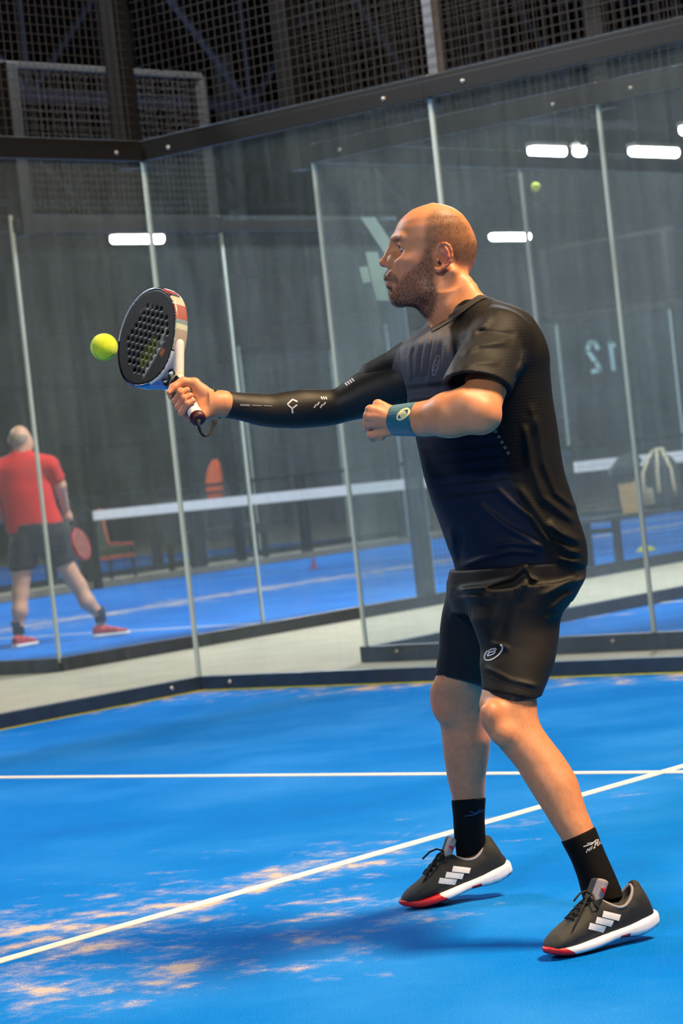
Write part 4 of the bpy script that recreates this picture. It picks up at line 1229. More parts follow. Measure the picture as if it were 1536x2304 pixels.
# ------------------------------------------------------------------ shoes
UPM = mat('black_shoe_textile', (30, 30, 28), 0.7, 0, 0.15, 160, 0.3, 900, attr='tint')
SOLEM = mat('shoe_sole_foam', (235, 235, 238), 0.5, 0, 0.04, 60, attr='tint')
GREYL = mat('grey_shoe_lining', (150, 142, 146), 0.8, 0, 0.08, 200, 0.2, 900)
LACEM = mat('black_lace', (16, 16, 16), 0.8, 0, 0.15, 300, 0.3, 900)
STRW = mat('white_shoe_stripe', (232, 230, 226), 0.5, 0, 0.04, 90)
REDM = mat('red_shoe_badge', (200, 30, 36), 0.5, 0, 0.05, 90)
SX = [0, .01, .03, .06, .09, .12, .15, .18, .21, .24, .265, .285, .30]
def lx(vals): return lambda x: np.interp(x, SX, vals)
HWU = [.022, .029, .033, .0335, .033, .034, .037, .041, .044, .0435, .039, .031, .014]
TOPU = [.055, .088, .114, .106, .097, .101, .113, .102, .083, .068, .058, .047, .034]
YC = [.0, .0, 0, 0, .001, .002, .004, .005, .006, .006, .004, .001, -.002]
def shoe(toe, dirang, pitch, side, redx, name, label):
    """toe = local ground point of the toe, dirang = heading in the local plan, side=+1 when the outer side faces the camera"""
    d = np.array([math.cos(dirang), math.sin(dirang), 0]); up = np.array([0, 0, 1.0])
    xd = d * math.cos(pitch) - up * math.sin(pitch); zd = up * math.cos(pitch) + d * math.sin(pitch); yd = np.cross(zd, xd)
    R = np.stack([xd, yd, zd], 1); org = np.array(toe) - R @ np.array([.25, 0, 0.0])
    org = org + np.array([0, 0, .001])
    # upper
    top = np.array(TOPU); bot = np.full(len(SX), .016)
    F = Field(); F.u(loft(0, SX, [side * -q for q in YC], (top + bot) / 2, HWU, (top - bot) / 2, None, 2.35, .01), 0)
    F.u(rcone((.012, 0, .03), (.028, 0, .114), .020, .012), .02)
    F.sub(ell((.088, 0, .134), (.050, .0275, .056)), .006)
    F.disp(ripple(70, .0008, 3))
    v, q = mesh_field(F, (-.03, -.06, 0), (.32, .06, .14), 0.0026)
    c = np.zeros((len(v), 3)); c[:] = lin((27, 27, 25))
    meshp = (v[:, 0] > .17) & (v[:, 2] > .046 + (v[:, 0] - .17) * -.08) & (v[:, 0] < .272); c[meshp] = lin((44, 43, 37))
    c[(v[:, 0] > .272) | (v[:, 2] < .04)] = lin((33, 33, 32))
    root = empty(name); root.parent = PL
    root.matrix_local = Matrix([[*R[0], org[0]], [*R[1], org[1]], [*R[2], org[2]], [0, 0, 0, 1]]) @ Matrix.Scale(.95, 4)
    UP_O = link('upper', np_mesh('upper', v, q, [UPM], True, c), root)
    # sole
    bz = [.012, .004, .0, .0, .004, .005, .002, 0, 0, .001, .004, .011, .020]
    tz = [.050, .049, .044, .038, .034, .032, .030, .029, .028, .028, .029, .032, .034]
    hw = [.030, .035, .0385, .0385, .0365, .0375, .0415, .046, .0485, .0470, .042, .033, .014]
    G = Field(); G.u(loft(0, [-.012] + SX[1:-1] + [.306], [side * -q for q in YC], (np.array(bz) + np.array(tz)) / 2, hw, (np.array(tz) - np.array(bz)) / 2, None, 3.2, .012), 0)
    v, q = mesh_field(G, (-.03, -.07, -.01), (.33, .07, .07), 0.0026)
    c = np.zeros((len(v), 3)); c[:] = lin((232, 232, 236))
    zb = np.interp(v[:, 0], SX, bz); zt = np.interp(v[:, 0], SX, tz)
    red = (v[:, 2] < zb + .0045) | ((v[:, 0] > redx) & (v[:, 2] < zt + .004)) | ((v[:, 0] > redx - .03) & (v[:, 2] < zb + .022 * (v[:, 0] - redx + .03) / .03))
    red |= (np.abs(v[:, 0] - .098) < .014) & (v[:, 2] < zb + .012)
    c[red] = lin((196, 20, 34))
    link('sole', np_mesh('sole', v, q, [SOLEM], True, c), root)
    # tongue
    T = Field(); T.u(rbox((.142, 0, .120), (.038, .030, .0105), .008, [[math.cos(.95), 0, math.sin(.95)], [0, 1, 0], [-math.sin(.95), 0, math.cos(.95)]]), 0)
    T.disp(lambda P, f: .10 * P[:, 1] ** 2 * 30)
    v, q = mesh_field(T, (.09, -.05, .06), (.21, .05, .18), 0.0025)
    c = np.zeros((len(v), 3)); c[:] = lin((28, 28, 27)); c[(v[:, 1] > .002) & (v[:, 2] > .112)] = lin((150, 140, 142))
    tg = link('tongue', np_mesh('tongue', v, q, [UPM], True, c), root)
    # padded lining round the opening
    tree = bvh_of(UP_O); pts = []
    for i in range(30):
        a = 2 * math.pi * i / 30
        px_, py_ = .086 + .047 * math.cos(a), .0255 * math.sin(a)
        h, n_, _, _ = tree.ray_cast(Vector((px_, py_ * 1.12, .2)), Vector((0, 0, -1)))
        z = h.z if h is not None and h.z > .06 else .095
        pts.append((px_, py_ * 1.08, z - .002))
    z_ = [p[2] for p in pts]; z_ = [(z_[i - 1] + z_[i] + z_[(i + 1) % 30]) / 3 for i in range(30)]
    pts = [(p[0], p[1], z) for p, z in zip(pts, z_)]
    MB().tube(pts + [pts[0]], .0042, 8, False).build('lining', GREYL, root, True)
    # three stripes on each side
    for sd in (-1, 1):
        for i in range(3):
            fx_, fz_ = .150 + i * .023, .078 - i * .0085; vs = []; fs = []
            for a in range(9):
                for b in range(4):
                    t = a / 8; xx_ = fx_ - .046 * t + (b / 3) * .009 - .003; zz_ = fz_ - .021 * t - (b / 3 - .5) * .0125
                    h, n_, _, _ = tree.ray_cast(Vector((xx_, sd * .12, zz_)), Vector((0, -sd, 0)))
                    if h is None: h = Vector((xx_, sd * .03, zz_)); n_ = Vector((0, sd, 0))
                    vs.append(h + Vector((0, sd, 0)) * .0012)
            for a in range(8):
                for b in range(3):
                    k = a * 4 + b; fs.append((k, k + 1, k + 5, k + 4))
            link('stripe', mesh_from('stripe', vs, fs, [STRW]), root)
    # laces
    mb = MB(); rows = []
    for i in range(5):
        x = .160 + i * .015
        pr = []
        for s_ in (-1, 1):
            h, n_, _, _ = tree.ray_cast(Vector((x, s_ * .017 - side * np.interp(x, SX, YC), .2)), Vector((0, 0, -1)))
            pr.append(h + Vector((0, 0, .003)) if h is not None else Vector((x, s_ * .017, .08)))
        rows.append(pr)
    for i in range(5):
        a, b = rows[i]; mb.tube([a, (a + b) / 2 + Vector((0, 0, .005)), b], .0026, 6)
        if i < 4: mb.tube([rows[i][0], (rows[i][0] + rows[i + 1][1]) / 2 + Vector((0, 0, .007)), rows[i + 1][1]], .0024, 6)
        if i < 4: mb.tube([rows[i][1], (rows[i][1] + rows[i + 1][0]) / 2 + Vector((0, 0, .0085)), rows[i + 1][0]], .0024, 6)
    mb.build('lace', LACEM, root, True)
    k = Vector((.152, 0, .122))
    s_ = 1
    MB().tube([k, k + Vector((.018, s_ * .004, .012)), k + Vector((.040, s_ * .012, .012)), k + Vector((.066, s_ * .022, .002))], .0026, 6).build('lace_end', LACEM, root, True)
    MB().tube([k, k + Vector((.022, s_ * .012, -.002)), k + Vector((.050, s_ * .022, -.026)), k + Vector((.078, s_ * .030, -.050)), k + Vector((.092, s_ * .034, -.062))], [.0026, .0026, .0026, .0022, .0012], 6).build('lace_end', LACEM, root, True)
    MB().tube([k, k + Vector((.012, s_ * .022, .004)), k + Vector((.018, s_ * .034, -.016)), k + Vector((.010, s_ * .032, -.030)), k + Vector((.002, s_ * .018, -.012))], .0024, 6).build('lace_loop', LACEM, root, True)
    # red badge on the tongue
    bd = []
    for (a, b) in ((-.0065, .004), (.005, .0065), (-.0005, -.0075)):
        bd.append((a, b))
    Mt = Matrix.Translation((.138, .0300, .130)) @ Matrix.Rotation(HP, 4, 'X')
    MB().prism(bd, -.003, .003, Mt).build('badge', REDM, root)
    root['label'] = label
    return root
def gpt(x, y, z=0.0):
    d = np.array(FWD) * FPX + (x - IW / 2) * np.array(CR) - (y - IH / 2) * np.array(CU)
    t = (z - CAM.z) / d[2]; W_ = np.array(CAM) + d * t
    return FR.R @ (W_ - FR.O)
HP = math.pi / 2
shoe(gpt(1262, 2154), math.pi + math.radians(30), math.radians(3.5), 1, .268, 'shoe', 'black trainer with three white stripes and white sole, planted flat')
shoe(gpt(938, 2043), math.pi + math.radians(14), math.radians(9.5), -1, .205, 'shoe', 'black trainer with red toe, heel lifted')
# ------------------------------------------------------------------ racket
RK = FR.empty('padel_racket')
tag(RK, 'black padel racket with white grip held in the player\'s outstretched hand', 'racket')
RR = np.stack([WX, NX, AX], 1)               # racket frame: x across, y through the face, z along the handle
def rloc(P): return GRIP + RR @ np.asarray(P, float)
RM = Matrix([[*RR[0], GRIP[0]], [*RR[1], GRIP[1]], [*RR[2], GRIP[2]], [0, 0, 0, 1]])
def rpart(name, me, parent=None):
    o = link(name, me, parent or RK)
    if parent is None: o.matrix_local = RM
    return o
HC = .252; HA, HBb = .129, .133
def oval(grow=0.0):
    def fn(P):
        x = P[:, 0]; z = P[:, 2] - HC
        a = HA + grow; b = np.where(z < 0, HBb + grow, HBb + grow)
        taper = np.where(z < 0, 1 - 0.20 * np.clip(-z / HBb, 0, 1) ** 1.6, 1.0)
        q = np.sqrt((x / (a * taper)) ** 2 + (z / b) ** 2)
        return (q - 1) * np.minimum(a, b) * .92
    return fn
def slab(h): return lambda P: np.abs(P[:, 1]) - h
FACEM = mat('black_carbon_face', (13, 13, 14), 0.5, 0, 0.2, 40, 0, 0, 0, 0.0, 0.3, attr='tint')
RIMM = mat('rim_paint_and_painted_light', (200, 195, 190), 0.3, 0, 0.05, 50, 0, 0, 0, 0.4, attr='tint')
CEN = np.array([0, 0, HC])
Fc = Field(); Fc.u((oval(-.006), CEN, .2), 0); Fc.cut((slab(.0175), None, None), .002)
for i in range(-4, 5):
    for j in range(-4, 4):
        x, z = i * .0205 + (j % 2) * .01, j * .0185 + .012
        if (x / .088) ** 2 + (z / .088) ** 2 < 1: Fc.sub(rcone((x, -.03, HC + z), (x, .03, HC + z), .0045, .0045), .0006)
v, q = mesh_field(Fc, (-.15, -.03, .1), (.15, .03, .41), 0.0028)
c = np.zeros((len(v), 3)); c[:] = lin((13, 13, 14))
# printed flashes near the throat: yellow-green lettering block, a silver slash, an orange dot
fx, fz = v[:, 0], v[:, 2] - HC
def flash(poly, rgb, soft=.004):
    m_ = soft_poly(fx, fz, poly, soft)[:, None]
    c[:] = c * (1 - m_) + np.array(lin(rgb)) * m_
for k in range(6):
    x0 = -.055 + k * .014
    flash([(x0, -.020), (x0 + .008, -.018), (x0 + .004, -.052), (x0 - .004, -.054)], (96, 104, 12))
flash([(-.070, -.074), (-.064, -.062), (.020, -.058), (.066, -.040), (.068, -.048), (.022, -.070)], (142, 142, 128))
flash([(.010, -.078), (.026, -.076), (.028, -.090), (.012, -.092)], (176, 88, 24))
flash([(.020, .086), (.058, .066), (.070, .046), (.060, .050), (.030, .076)], (88, 88, 88))
FACE = rpart('hitting_face', np_mesh('hitting_face', v, q, [FACEM], True, c))
Rm = Field(); Rm.u((oval(0.0), CEN, .2), 0); Rm.cut((slab(.0192), None, None), .006); Rm.sub((oval(-.0062), CEN, .2), .001)
v, q = mesh_field(Rm, (-.15, -.03, .1), (.15, .03, .41), 0.0028)
ang = np.degrees(np.arctan2(v[:, 0], v[:, 2] - HC))   # 0 = tip, +90 = +WX side, -90 = -WX
c = np.zeros((len(v), 3)); c[:] = lin((20, 22, 28))
for a0, a1, rgb in ((-40, 50, (190, 186, 190)), (66, 82, (128, 56, 54)), (82, 87, (40, 44, 56)), (87, 100, (176, 170, 158)), (100, 120, (140, 84, 82)), (120, 125, (110, 130, 140)),  # first band, round the tip, is a whitish highlight put into the colour
                    (125, 132, (172, 180, 160)), (132, 156, (150, 142, 132)), (158, 180, (225, 214, 210)), (-180, -150, (206, 198, 190)), (-150, -95, (30, 66, 130))):  # last band imitates blue light reflected onto the lower side
    c[(ang >= a0) & (ang < a1)] = lin(rgb)
rpart('rim', np_mesh('rim', v, q, [RIMM], True, c))
# throat: two arms, the bridge and the solid heart
Th = Field()
Th.u(rcone((.009, 0, .075), (.062, 0, .150), .0125, .0135), 0); Th.u(rcone((-.009, 0, .075), (-.062, 0, .150), .0125, .0135), .008)
Th.u(rcone((0, 0, .068), (0, 0, .098), .0165, .015), .01); Th.u(rcone((0, 0, .09), (0, 0, .128), .009, .008), .004)
v, q = mesh_field(Th, (-.09, -.03, .04), (.09, .03, .18), 0.0026)
c = np.zeros((len(v), 3)); c[:] = lin((18, 20, 26)); c[v[:, 0] > .018] = lin((206, 198, 192)); c[v[:, 0] < -.03] = lin((70, 110, 180))  # lower arm's blue is a reflection painted into the tint
c[(np.abs(v[:, 2] - .078) < .002)] = lin((200, 190, 140))
rpart('throat', np_mesh('throat', v, q, [RIMM], True, c))
# grip with its wound overgrip, butt cap and wrist cord
GRM = mat('white_overgrip', (232, 224, 216), 0.75, 0, 0.06, 120, 0.2, 600)
prof = []
for i in range(46):
    z = -.062 + i * .003; ph = (i % 7) / 7.0
    prof.append((.0158 + .0012 * ph, z))
gm = MB().lathe(prof, 20)
rpart('grip', gm.mesh('grip', GRM, True))
rpart('butt_cap', MB().lathe([(.0165, -.060), (.0185, -.064), (.0192, -.072), (.0180, -.079), (.012, -.082), (.004, -.0815)], 20).mesh('butt_cap', mat('dark_red_rubber', (62, 10, 22), 0.5, 0, 0.15, 80), True))
cord = [gp(-.080, 0, 0), L(446, 952, .02), L(451, 972, .03), L(461, 981, .045), L(471, 975, .06), L(479, 960, .07), L(486, 942, .075)]
cm = MB().tube([tuple(p) for p in cord[:1]] + [tuple(p) for p in cord[1:]], .0032, 8)
link('wrist_cord', cm.mesh('wrist_cord', LACEM, True), RK)
# smooth the cord
bm = bmesh.new(); bm.from_mesh(RK.children[-1].data); bmesh.ops.subdivide_edges(bm, edges=[e for e in bm.edges], cuts=1, smooth=0.6); bm.to_mesh(RK.children[-1].data); bm.free()

# ------------------------------------------------------------------ balls
FELT = mat('yellow_green_felt', (206, 224, 20), 0.95, 0, 0.10, 90, 0.5, 700, 0.3)
SEAMW = mat('ball_seam_rubber', (150, 190, 40), 0.8, 0, 0.05, 90)
def ball(loc, label, rz, rad=.0335):
    bm = bmesh.new(); bmesh.ops.create_icosphere(bm, subdivisions=4, radius=rad); me = bpy.data.meshes.new('tennis_ball'); bm.to_mesh(me); bm.free()
    me.materials.append(FELT); me.polygons.foreach_set('use_smooth', np.ones(len(me.polygons), dtype=bool))
    o = link('tennis_ball', me, None, loc, rz)
    tag(o, label, 'ball', 'tennis balls in the air')
    pts = []
    for i in range(73):
        t = 2 * math.pi * i / 72; a, b = .75, .25
        p = Vector((a * math.cos(t) + b * math.cos(3 * t), a * math.sin(t) - b * math.sin(3 * t), 2 * math.sqrt(a * b) * math.cos(2 * t)))
        pts.append(p.normalized() * (rad + .0001))
    MB().tube(pts, .0012, 6, False).build('seam', SEAMW, o, True)
    return o
def world(P): return tuple(np.asarray(P) @ FR.R + FR.O)
ball(world(L(234, 781, .16)), 'yellow-green ball in flight just off the racket face', (0.5, 0.3, 0.8))
_c = np.array(CAM); _d = np.array(FWD) * FPX + (1205 - IW / 2) * np.array(CR) - (421 - IH / 2) * np.array(CU)
ball(tuple(_c + _d / FPX * 18.4), 'small distant ball high in the air behind the glass, above the player\'s head', (0.2, 0.9, 0.1))
# ------------------------------------------------------------------ the player in red on the court behind (seen from behind)
F2 = Frame(-5.13, 3.83)
M2 = F2.L
def red_player():
    root = F2.empty('person')
    tag(root, 'man in red shirt and dark shorts seen from behind through the glass', 'person')
    sk = mat('fair_skin', (214, 160, 130), 0.55, 0, 0.08, 40)
    hairc = mat('grey_cropped_hair', (150, 130, 112), 0.8, 0, 0.15, 60)
    red = cloth_material('red_shirt_knit', (214, 30, 24), 0.2, 0.8, None, 0.3, 0.1)
    drk = cloth_material('dark_navy_short', (24, 26, 36), 0.1, 0.8, None, 0.3, 0.1)
    LF = M2(44, 1440, -.10); RF = M2(228, 1412, .10)
    knL, knR = M2(46, 1335, -.06), M2(177, 1318, .10)
    hipL, hipR = M2(55, 1225, -.02), M2(108, 1215, .08)
    B = Field()
    # head turned to the right
    B.u(ell(M2(45, 988, .05), (.082, .100, .105)), 0); B.u(ell(M2(56, 1000, .06), (.066, .075, .080)), .03)
    B.u(ell(M2(20, 992, .03), (.010, .022, .03)), .01); B.u(ell(M2(69, 994, .06), (.010, .022, .030)), .01); B.u(ell(M2(75, 997, .11), (.022, .02, .018)), .02)
    B.u(rcone(M2(48, 1010, .03), M2(54, 1040, .02), .060, .066), .03)
    B.u(rcone(M2(54, 1075, .03), M2(72, 1190, .04), .085, .085), .03)
    # arms
    sR, eR, hR = M2(110, 1048, .03), M2(134, 1093, .10), M2(148, 1150, .26)
    B.u(rcone(sR, eR, .060, .050), .03); B.u(rcone(eR, hR, .050, .032), .02); B.u(ell(M2(152, 1162, .28), (.04, .05, .05)), .02)
    sL, eL, hL = M2(-10, 1058, .02), M2(-22, 1120, .02), M2(2, 1165, .22)
    B.u(rcone(sL, eL, .060, .048), .03); B.u(rcone(eL, hL, .046, .032), .02); B.u(ell(hL, (.04, .05, .045)), .02)
    # legs
    for hp, kn, ft in ((hipL, knL, LF), (hipR, knR, RF)):
        B.u(rcone(hp, kn, .098, .062), .03)
        cf = kn * .62 + ft * .38
        B.u(rcone(kn, cf + np.array([0, -.02, 0]), .060, .060), .03); B.u(rcone(cf + np.array([0, -.02, 0]), ft + np.array([0, 0, .10]), .058, .040), .03)
        B.u(rcone(ft + np.array([0, 0, .10]), ft + np.array([0, 0, .03]), .040, .035), .02)
    v, q = mesh_field(B, (-.7, -.5, 0.0), (.9, .7, 1.85), .009)
    link('body', np_mesh('body', v, q, [sk], True), root)
    H = Field(); H.u(ell(M2(44, 989, .045), (.085, .102, .098)), 0); H.cut(plane(M2(60, 1004, .05), (.75, .55, -.36)), .02); H.cut(plane(M2(50, 974, .05), (.15, -.05, 1.0)), .02)
    v, q = mesh_field(H, M2(44, 988, .05) - .14, M2(44, 988, .05) + .14, .007)
    link('hair', np_mesh('hair', v, q, [hairc], True), root)
    S = Field()
    A = [(30, 1022), (12, 1035), (-4, 1060), (0, 1109), (8, 1160), (16, 1206), (18, 1222)]
    Bc = [(62, 1018), (90, 1022), (112, 1034), (110, 1080), (124, 1135), (138, 1168), (142, 1190)]
    S.u(zloft(A, Bc, .03, [.60, .58, .60, .55, .50], None, 12, .008, fr=F2), 0)
    S.u(rcone(M2(60, 1032, .02), sR, .07, .074), .04); S.u(rcone(sR, M2(125, 1074, .08), .078, .075), .03)
    S.u(rcone(M2(40, 1034, .02), sL, .07, .074), .04); S.u(rcone(sL, M2(-18, 1098, .02), .078, .074), .03)
    S.cut(plane(M2(80, 1190, .0), np.array([.16, 0, -1.0])), .01)
    S.disp(lambda P, f: .007 * vnoise(P * np.array([1.6, 1, .6]), 9, 4))
    v, q = mesh_field(S, (-.7, -.5, .7), (.8, .6, 1.75), .009)
    link('shirt', np_mesh('shirt', v, q, [red], True), root)
    T = Field()
    T.u(zloft([(16, 1180), (22, 1205), (28, 1230), (30, 1250)], [(140, 1170), (158, 1195), (160, 1225), (150, 1245)], .04, [.72, .72], None, 6, 0, fr=F2), 0)
    c1 = Field(); c1.u(rcone(hipL, knL * .5 + hipL * .5, .122, .108), 0); c1.cut(plane(M2(50, 1282, 0), (0.05, 0, -1)), .01)
    c2 = Field(); c2.u(rcone(hipR, knR * .62 + hipR * .38, .124, .108), 0); c2.cut(plane(M2(157, 1264, 0.1), (.30, 0, -1)), .01)
    T.field(c1, 'u', .02); T.field(c2, 'u', .02); T.cut(plane(M2(80, 1175, 0), (0, 0, 1)), .02)
    T.disp(lambda P, f: .008 * vnoise(P, 10, 14))
    v, q = mesh_field(T, (-.6, -.5, .4), (.9, .6, 1.1), .009)
    link('shorts', np_mesh('shorts', v, q, [drk], True), root)
    sockm = mat('dark_blue_sock', (24, 44, 70), 0.9, 0, 0.1, 80)
    for ft, ang, nm in ((LF, math.radians(60), 'l'), (RF, math.radians(8), 'r')):
        MB().tube([tuple(ft + np.array([0, 0, .045])), tuple(ft + np.array([0, 0, .12])), tuple(ft + np.array([-.01, -.01, .15]))], [.046, .047, .049], 14).build('sock', sockm, root, True)
        d = np.array([math.cos(ang), math.sin(ang), 0]); n_ = np.array([-d[1], d[0], 0]); R = np.stack([d, n_, np.array([0, 0, 1.0])], 1)
        g = np.array([ft[0], ft[1], 0.0]) - d * .07
        G = Field(); G.u(loft(0, [0, .03, .08, .14, .2, .25, .28], 0, [.05, .058, .056, .050, .040, .034, .03], [.03, .038, .038, .042, .046, .040, .02], [.032, .044, .042, .032, .024, .018, .012], None, 2.4, .01), 0)
        v, q = mesh_field(G, (-.05, -.07, 0), (.33, .07, .14), .008)
        sh_ = empty('shoe', tuple(g), 0, root); sh_.rotation_euler = (0, 0, ang)
        link('upper', np_mesh('upper', v, q, [mat('red_white_shoe', (200, 60, 70), 0.6, 0, 0.5, 22)], True), sh_)
        G = Field(); G.u(loft(0, [-.005, .03, .08, .14, .2, .25, .29], 0, .016, [.03, .041, .040, .044, .049, .043, .02], .016, None, 3.2, .008), 0)
        v, q = mesh_field(G, (-.05, -.07, -.02), (.33, .07, .06), .008)
        link('sole', np_mesh('sole', v, q, [WHITE], True), sh_)
    return root, hR
RED, RHAND = red_player()
# his racket
rk = F2.empty('padel_racket'); tag(rk, 'red-edged padel racket in the hand of the man in red', 'racket')
_a = np.array([.25, .10, -.963]); _w = np.array([.33, .93, .18]); _w = _w - _a * (_w @ _a); _w /= np.linalg.norm(_w)
Rm2 = np.stack([_w, np.cross(_a, _w), _a], 1)
Mx = Matrix([[*Rm2[0], RHAND[0] + .015], [*Rm2[1], RHAND[1] + .03], [*Rm2[2], RHAND[2] - .03], [0, 0, 0, 1]])
Gf = Field(); Gf.u((oval(-.006), CEN, .2), 0); Gf.cut((slab(.017), None, None), .002)
v, q = mesh_field(Gf, (-.15, -.03, .1), (.15, .03, .41), .007)
o = link('hitting_face', np_mesh('hitting_face', v, q, [mat('dull_red_racket_face', (150, 84, 74), 0.5, 0, 0.3, 14)], True), rk); o.matrix_local = Mx
Gf = Field(); Gf.u((oval(0), CEN, .2), 0); Gf.cut((slab(.019), None, None), .004); Gf.sub((oval(-.0075), CEN, .2), .001)
v, q = mesh_field(Gf, (-.15, -.03, .1), (.15, .03, .41), .006)
o = link('rim', np_mesh('rim', v, q, [mat('red_racket_rim', (206, 44, 44), 0.4, 0, 0.1, 30)], True), rk); o.matrix_local = Mx
tb = MB(); tb.tube([(0, 0, -.05), (0, 0, .09)], .017, 12); tb.tube([(0, 0, .085), (.05, 0, .14)], .011, 8); tb.tube([(0, 0, .085), (-.05, 0, .14)], .011, 8)
o = link('handle', tb.mesh('handle', BLACKK, True), rk); o.matrix_local = Mx
# ------------------------------------------------------------------ court fittings and far things
def on_plane(x, y, ax, val):
    d = np.array(FWD) * FPX + (x - IW / 2) * np.array(CR) - (y - IH / 2) * np.array(CU)
    t = (val - CAM[ax]) / d[ax]; return np.array(CAM) + d * t
# nets
NETM = mat('black_net_cord', (22, 24, 28), 0.9, 0, 0.1, 40)
TAPE = mat('white_net_tape', (238, 236, 230), 0.7, 0, 0.06, 6)
def net(x0, x1, y, label):
    r_ = empty('padel_net', (x0, y, 0)); tag(r_, label, 'net', 'court nets')
    w_ = x1 - x0; mb = MB(); h = .0014; s_ = .045
    for i in range(1, int(w_ / s_)): mb.box(i * s_ - h, i * s_ + h, -h, h, .01, .83)
    for j in range(1, 19): mb.box(0, w_, -h, h, j * s_ - h, j * s_ + h)
    o = mb.build('net_cords', NETM, r_); o['kind'] = 'stuff'
    mb = MB(); mb.box(0, w_, -.006, .006, .815, .925); mb.build('tape', TAPE, r_)
    for xx_ in (0.02, w_ - .02): link('post', boxmesh('net_post', -.04, .04, -.04, .04, 0, .94, STEEL, .006), r_, (xx_, 0, 0))
net(-12.66, -2.84, 11.52, 'white-taped net across the red player\'s court')
net(-25.40, -15.72, 11.52, 'white-taped net of the far left court')
net(0.13, 10.07, 11.3, 'white-taped net of the court behind the back wall')
# court numbers stuck on the glass, seen from the back
NUM = mat('frosted_teal_film', (170, 206, 206), 0.6, 0, 0.05, 10)
def glyph(name, polys, ax, val, host, th=.002):
    """polys in pixels on the wall plane -> thin film parts of the wall"""
    inv = host.matrix_world.inverted() if False else Matrix.Translation(host.location).inverted()
    for k, poly in enumerate(polys):
        pts = [on_plane(x, y, ax, val) for x, y in poly]; n = len(pts); mb = MB()
        vs = [inv @ Vector((p[0], p[1] + s_, p[2])) for s_ in (-th, th) for p in pts]
        fs = [tuple(range(n)), tuple(range(2 * n - 1, n - 1, -1))] + [(i, n + i, n + (i + 1) % n, (i + 1) % n) for i in range(n)]
        mb.add(vs, fs); mb.build(name, NUM, host)
walls = [o for o in COL.objects if o.get('category') == 'court wall']
wC = [o for o in walls if 'stencil' in o['label']][0]; w12 = [o for o in walls if 'number 12' in o['label']][0]
glyph('court_number', [[(811, 489), (843, 489), (881, 546), (908, 587), (880, 592)], [(822, 567), (849, 567), (876, 676), (847, 676)], [(808, 601), (826, 599), (834, 634), (817, 637)], [(857, 598), (912, 592), (914, 626), (866, 632)]], 1, 1.288, wC)
def ribbon(pts, w_):
    out = []
    for a, b in zip(pts[:-1], pts[1:]):
        a = np.array(a, float); b = np.array(b, float); t = (b - a) / np.linalg.norm(b - a); n_ = np.array([-t[1], t[0]]) * w_ / 2
        out.append([tuple(a + n_ - t * 2), tuple(b + n_ + t * 2), tuple(b - n_ + t * 2), tuple(a - n_ - t * 2)])
    return out
glyph('court_number', ribbon([(1345, 785), (1336, 770), (1324, 773), (1322, 790), (1340, 815), (1350, 832), (1332, 836)], 9) + ribbon([(1372, 768), (1380, 832)], 9) + ribbon([(1372, 768), (1382, 778)], 7), 1, 21.487, w12)
# lime bead along the foot of the player's walls
LIME = mat('lime_sealing_bead', (176, 178, 60), 0.7, 0, 0.15, 20)
tag(MB().box(0.03, 10, -.030, -.022, 0, .007).build('trim_1', LIME), 'thin lime bead along the foot of the glass back wall', 'trim', kind='structure')
tag(MB().box(.022, .030, -4, -.03, 0, .007).build('trim_2', LIME), 'thin lime bead along the foot of the left side glass wall', 'trim', kind='structure')

# ceiling lamps in rows over the far courts
LAMP = mat('lit_led_tube', (255, 250, 235), 0.4, 0, 0.02, 5, emit=(1.0, 0.95, 0.82), estr=40.0)
LAMP.cycles.emission_sampling = 'NONE'
HOUS = mat('lamp_housing', (205, 208, 210), 0.5, 0.2, 0.05, 10)
def lamp(x, y0, y1, z, label):
    r_ = empty('ceiling_lamp', (x, (y0 + y1) / 2, z)); tag(r_, label, 'lamp', 'lit lamps hanging over the far courts')
    h = (y1 - y0) / 2
    me = mesh_from('housing', *boxv(-.11, .11, -h, h, 0, .09), [HOUS]); bevel(me, .02); link('housing', me, r_)
    MB().tube([(0, -h + .03, -.06), (0, h - .03, -.06)], .085, 12).build('tube', LAMP, r_, True)
    for s_ in (-.7, .7): MB().tube([(0, s_ * h, .08), (0, s_ * h, 10.98 - z)], .012, 6).build('hanger', STEELG, r_)
lamp(-28.0, 27.8, 29.25, 6.3, 'long lit lamp left of the racket, seen below the dark beam')
lamp(-28.0, 40.6, 42.1, 6.3, 'long lit lamp just behind the player\'s head')
lamp(-17.5, 27.95, 28.95, 6.42, 'long lit lamp above the player\'s head, beside a short one')
lamp(-17.4, 29.2, 29.42, 6.42, 'short lit lamp next to a longer one above the player\'s head')
lamp(-17.2, 30.7, 32.2, 6.42, 'long lit lamp at upper right, right of the tall glass seam')
lamp(-14.5, 28.25, 29.4, 6.3, 'lit lamp cut by the right edge of the picture')

# roof trusses
def truss(x, y0, y1, zb, zt, pitch, label):
    r_ = empty('roof_truss', (x, y0, 0)); tag(r_, label, 'roof truss', 'blue-grey steel roof trusses')
    w_ = y1 - y0
    for z in (zb, zt): MB().box(-.07, .07, 0, w_, z - .07, z + .07).build('chord', TRUSS, r_)
    n = int(w_ / pitch)
    for i in range(n):
        a, b = i * pitch, (i + 1) * pitch
        p, q = ((0, a, zb), (0, b, zt)) if i % 2 == 0 else ((0, a, zt), (0, b, zb))
        MB().tube([p, q], .055, 6).build('brace', TRUSS, r_)
        if i % 2 == 1: MB().tube([(0, b, zb), (0, b, zt)], .04, 6).build('strut', TRUSS, r_)
truss(-18, 2, 62, 7.0, 9.4, 2.4, 'steel lattice truss under the dark roof, nearest the courts')
truss(-31, 2, 62, 7.4, 9.8, 2.8, 'steel lattice truss under the dark roof, middle of the hall')
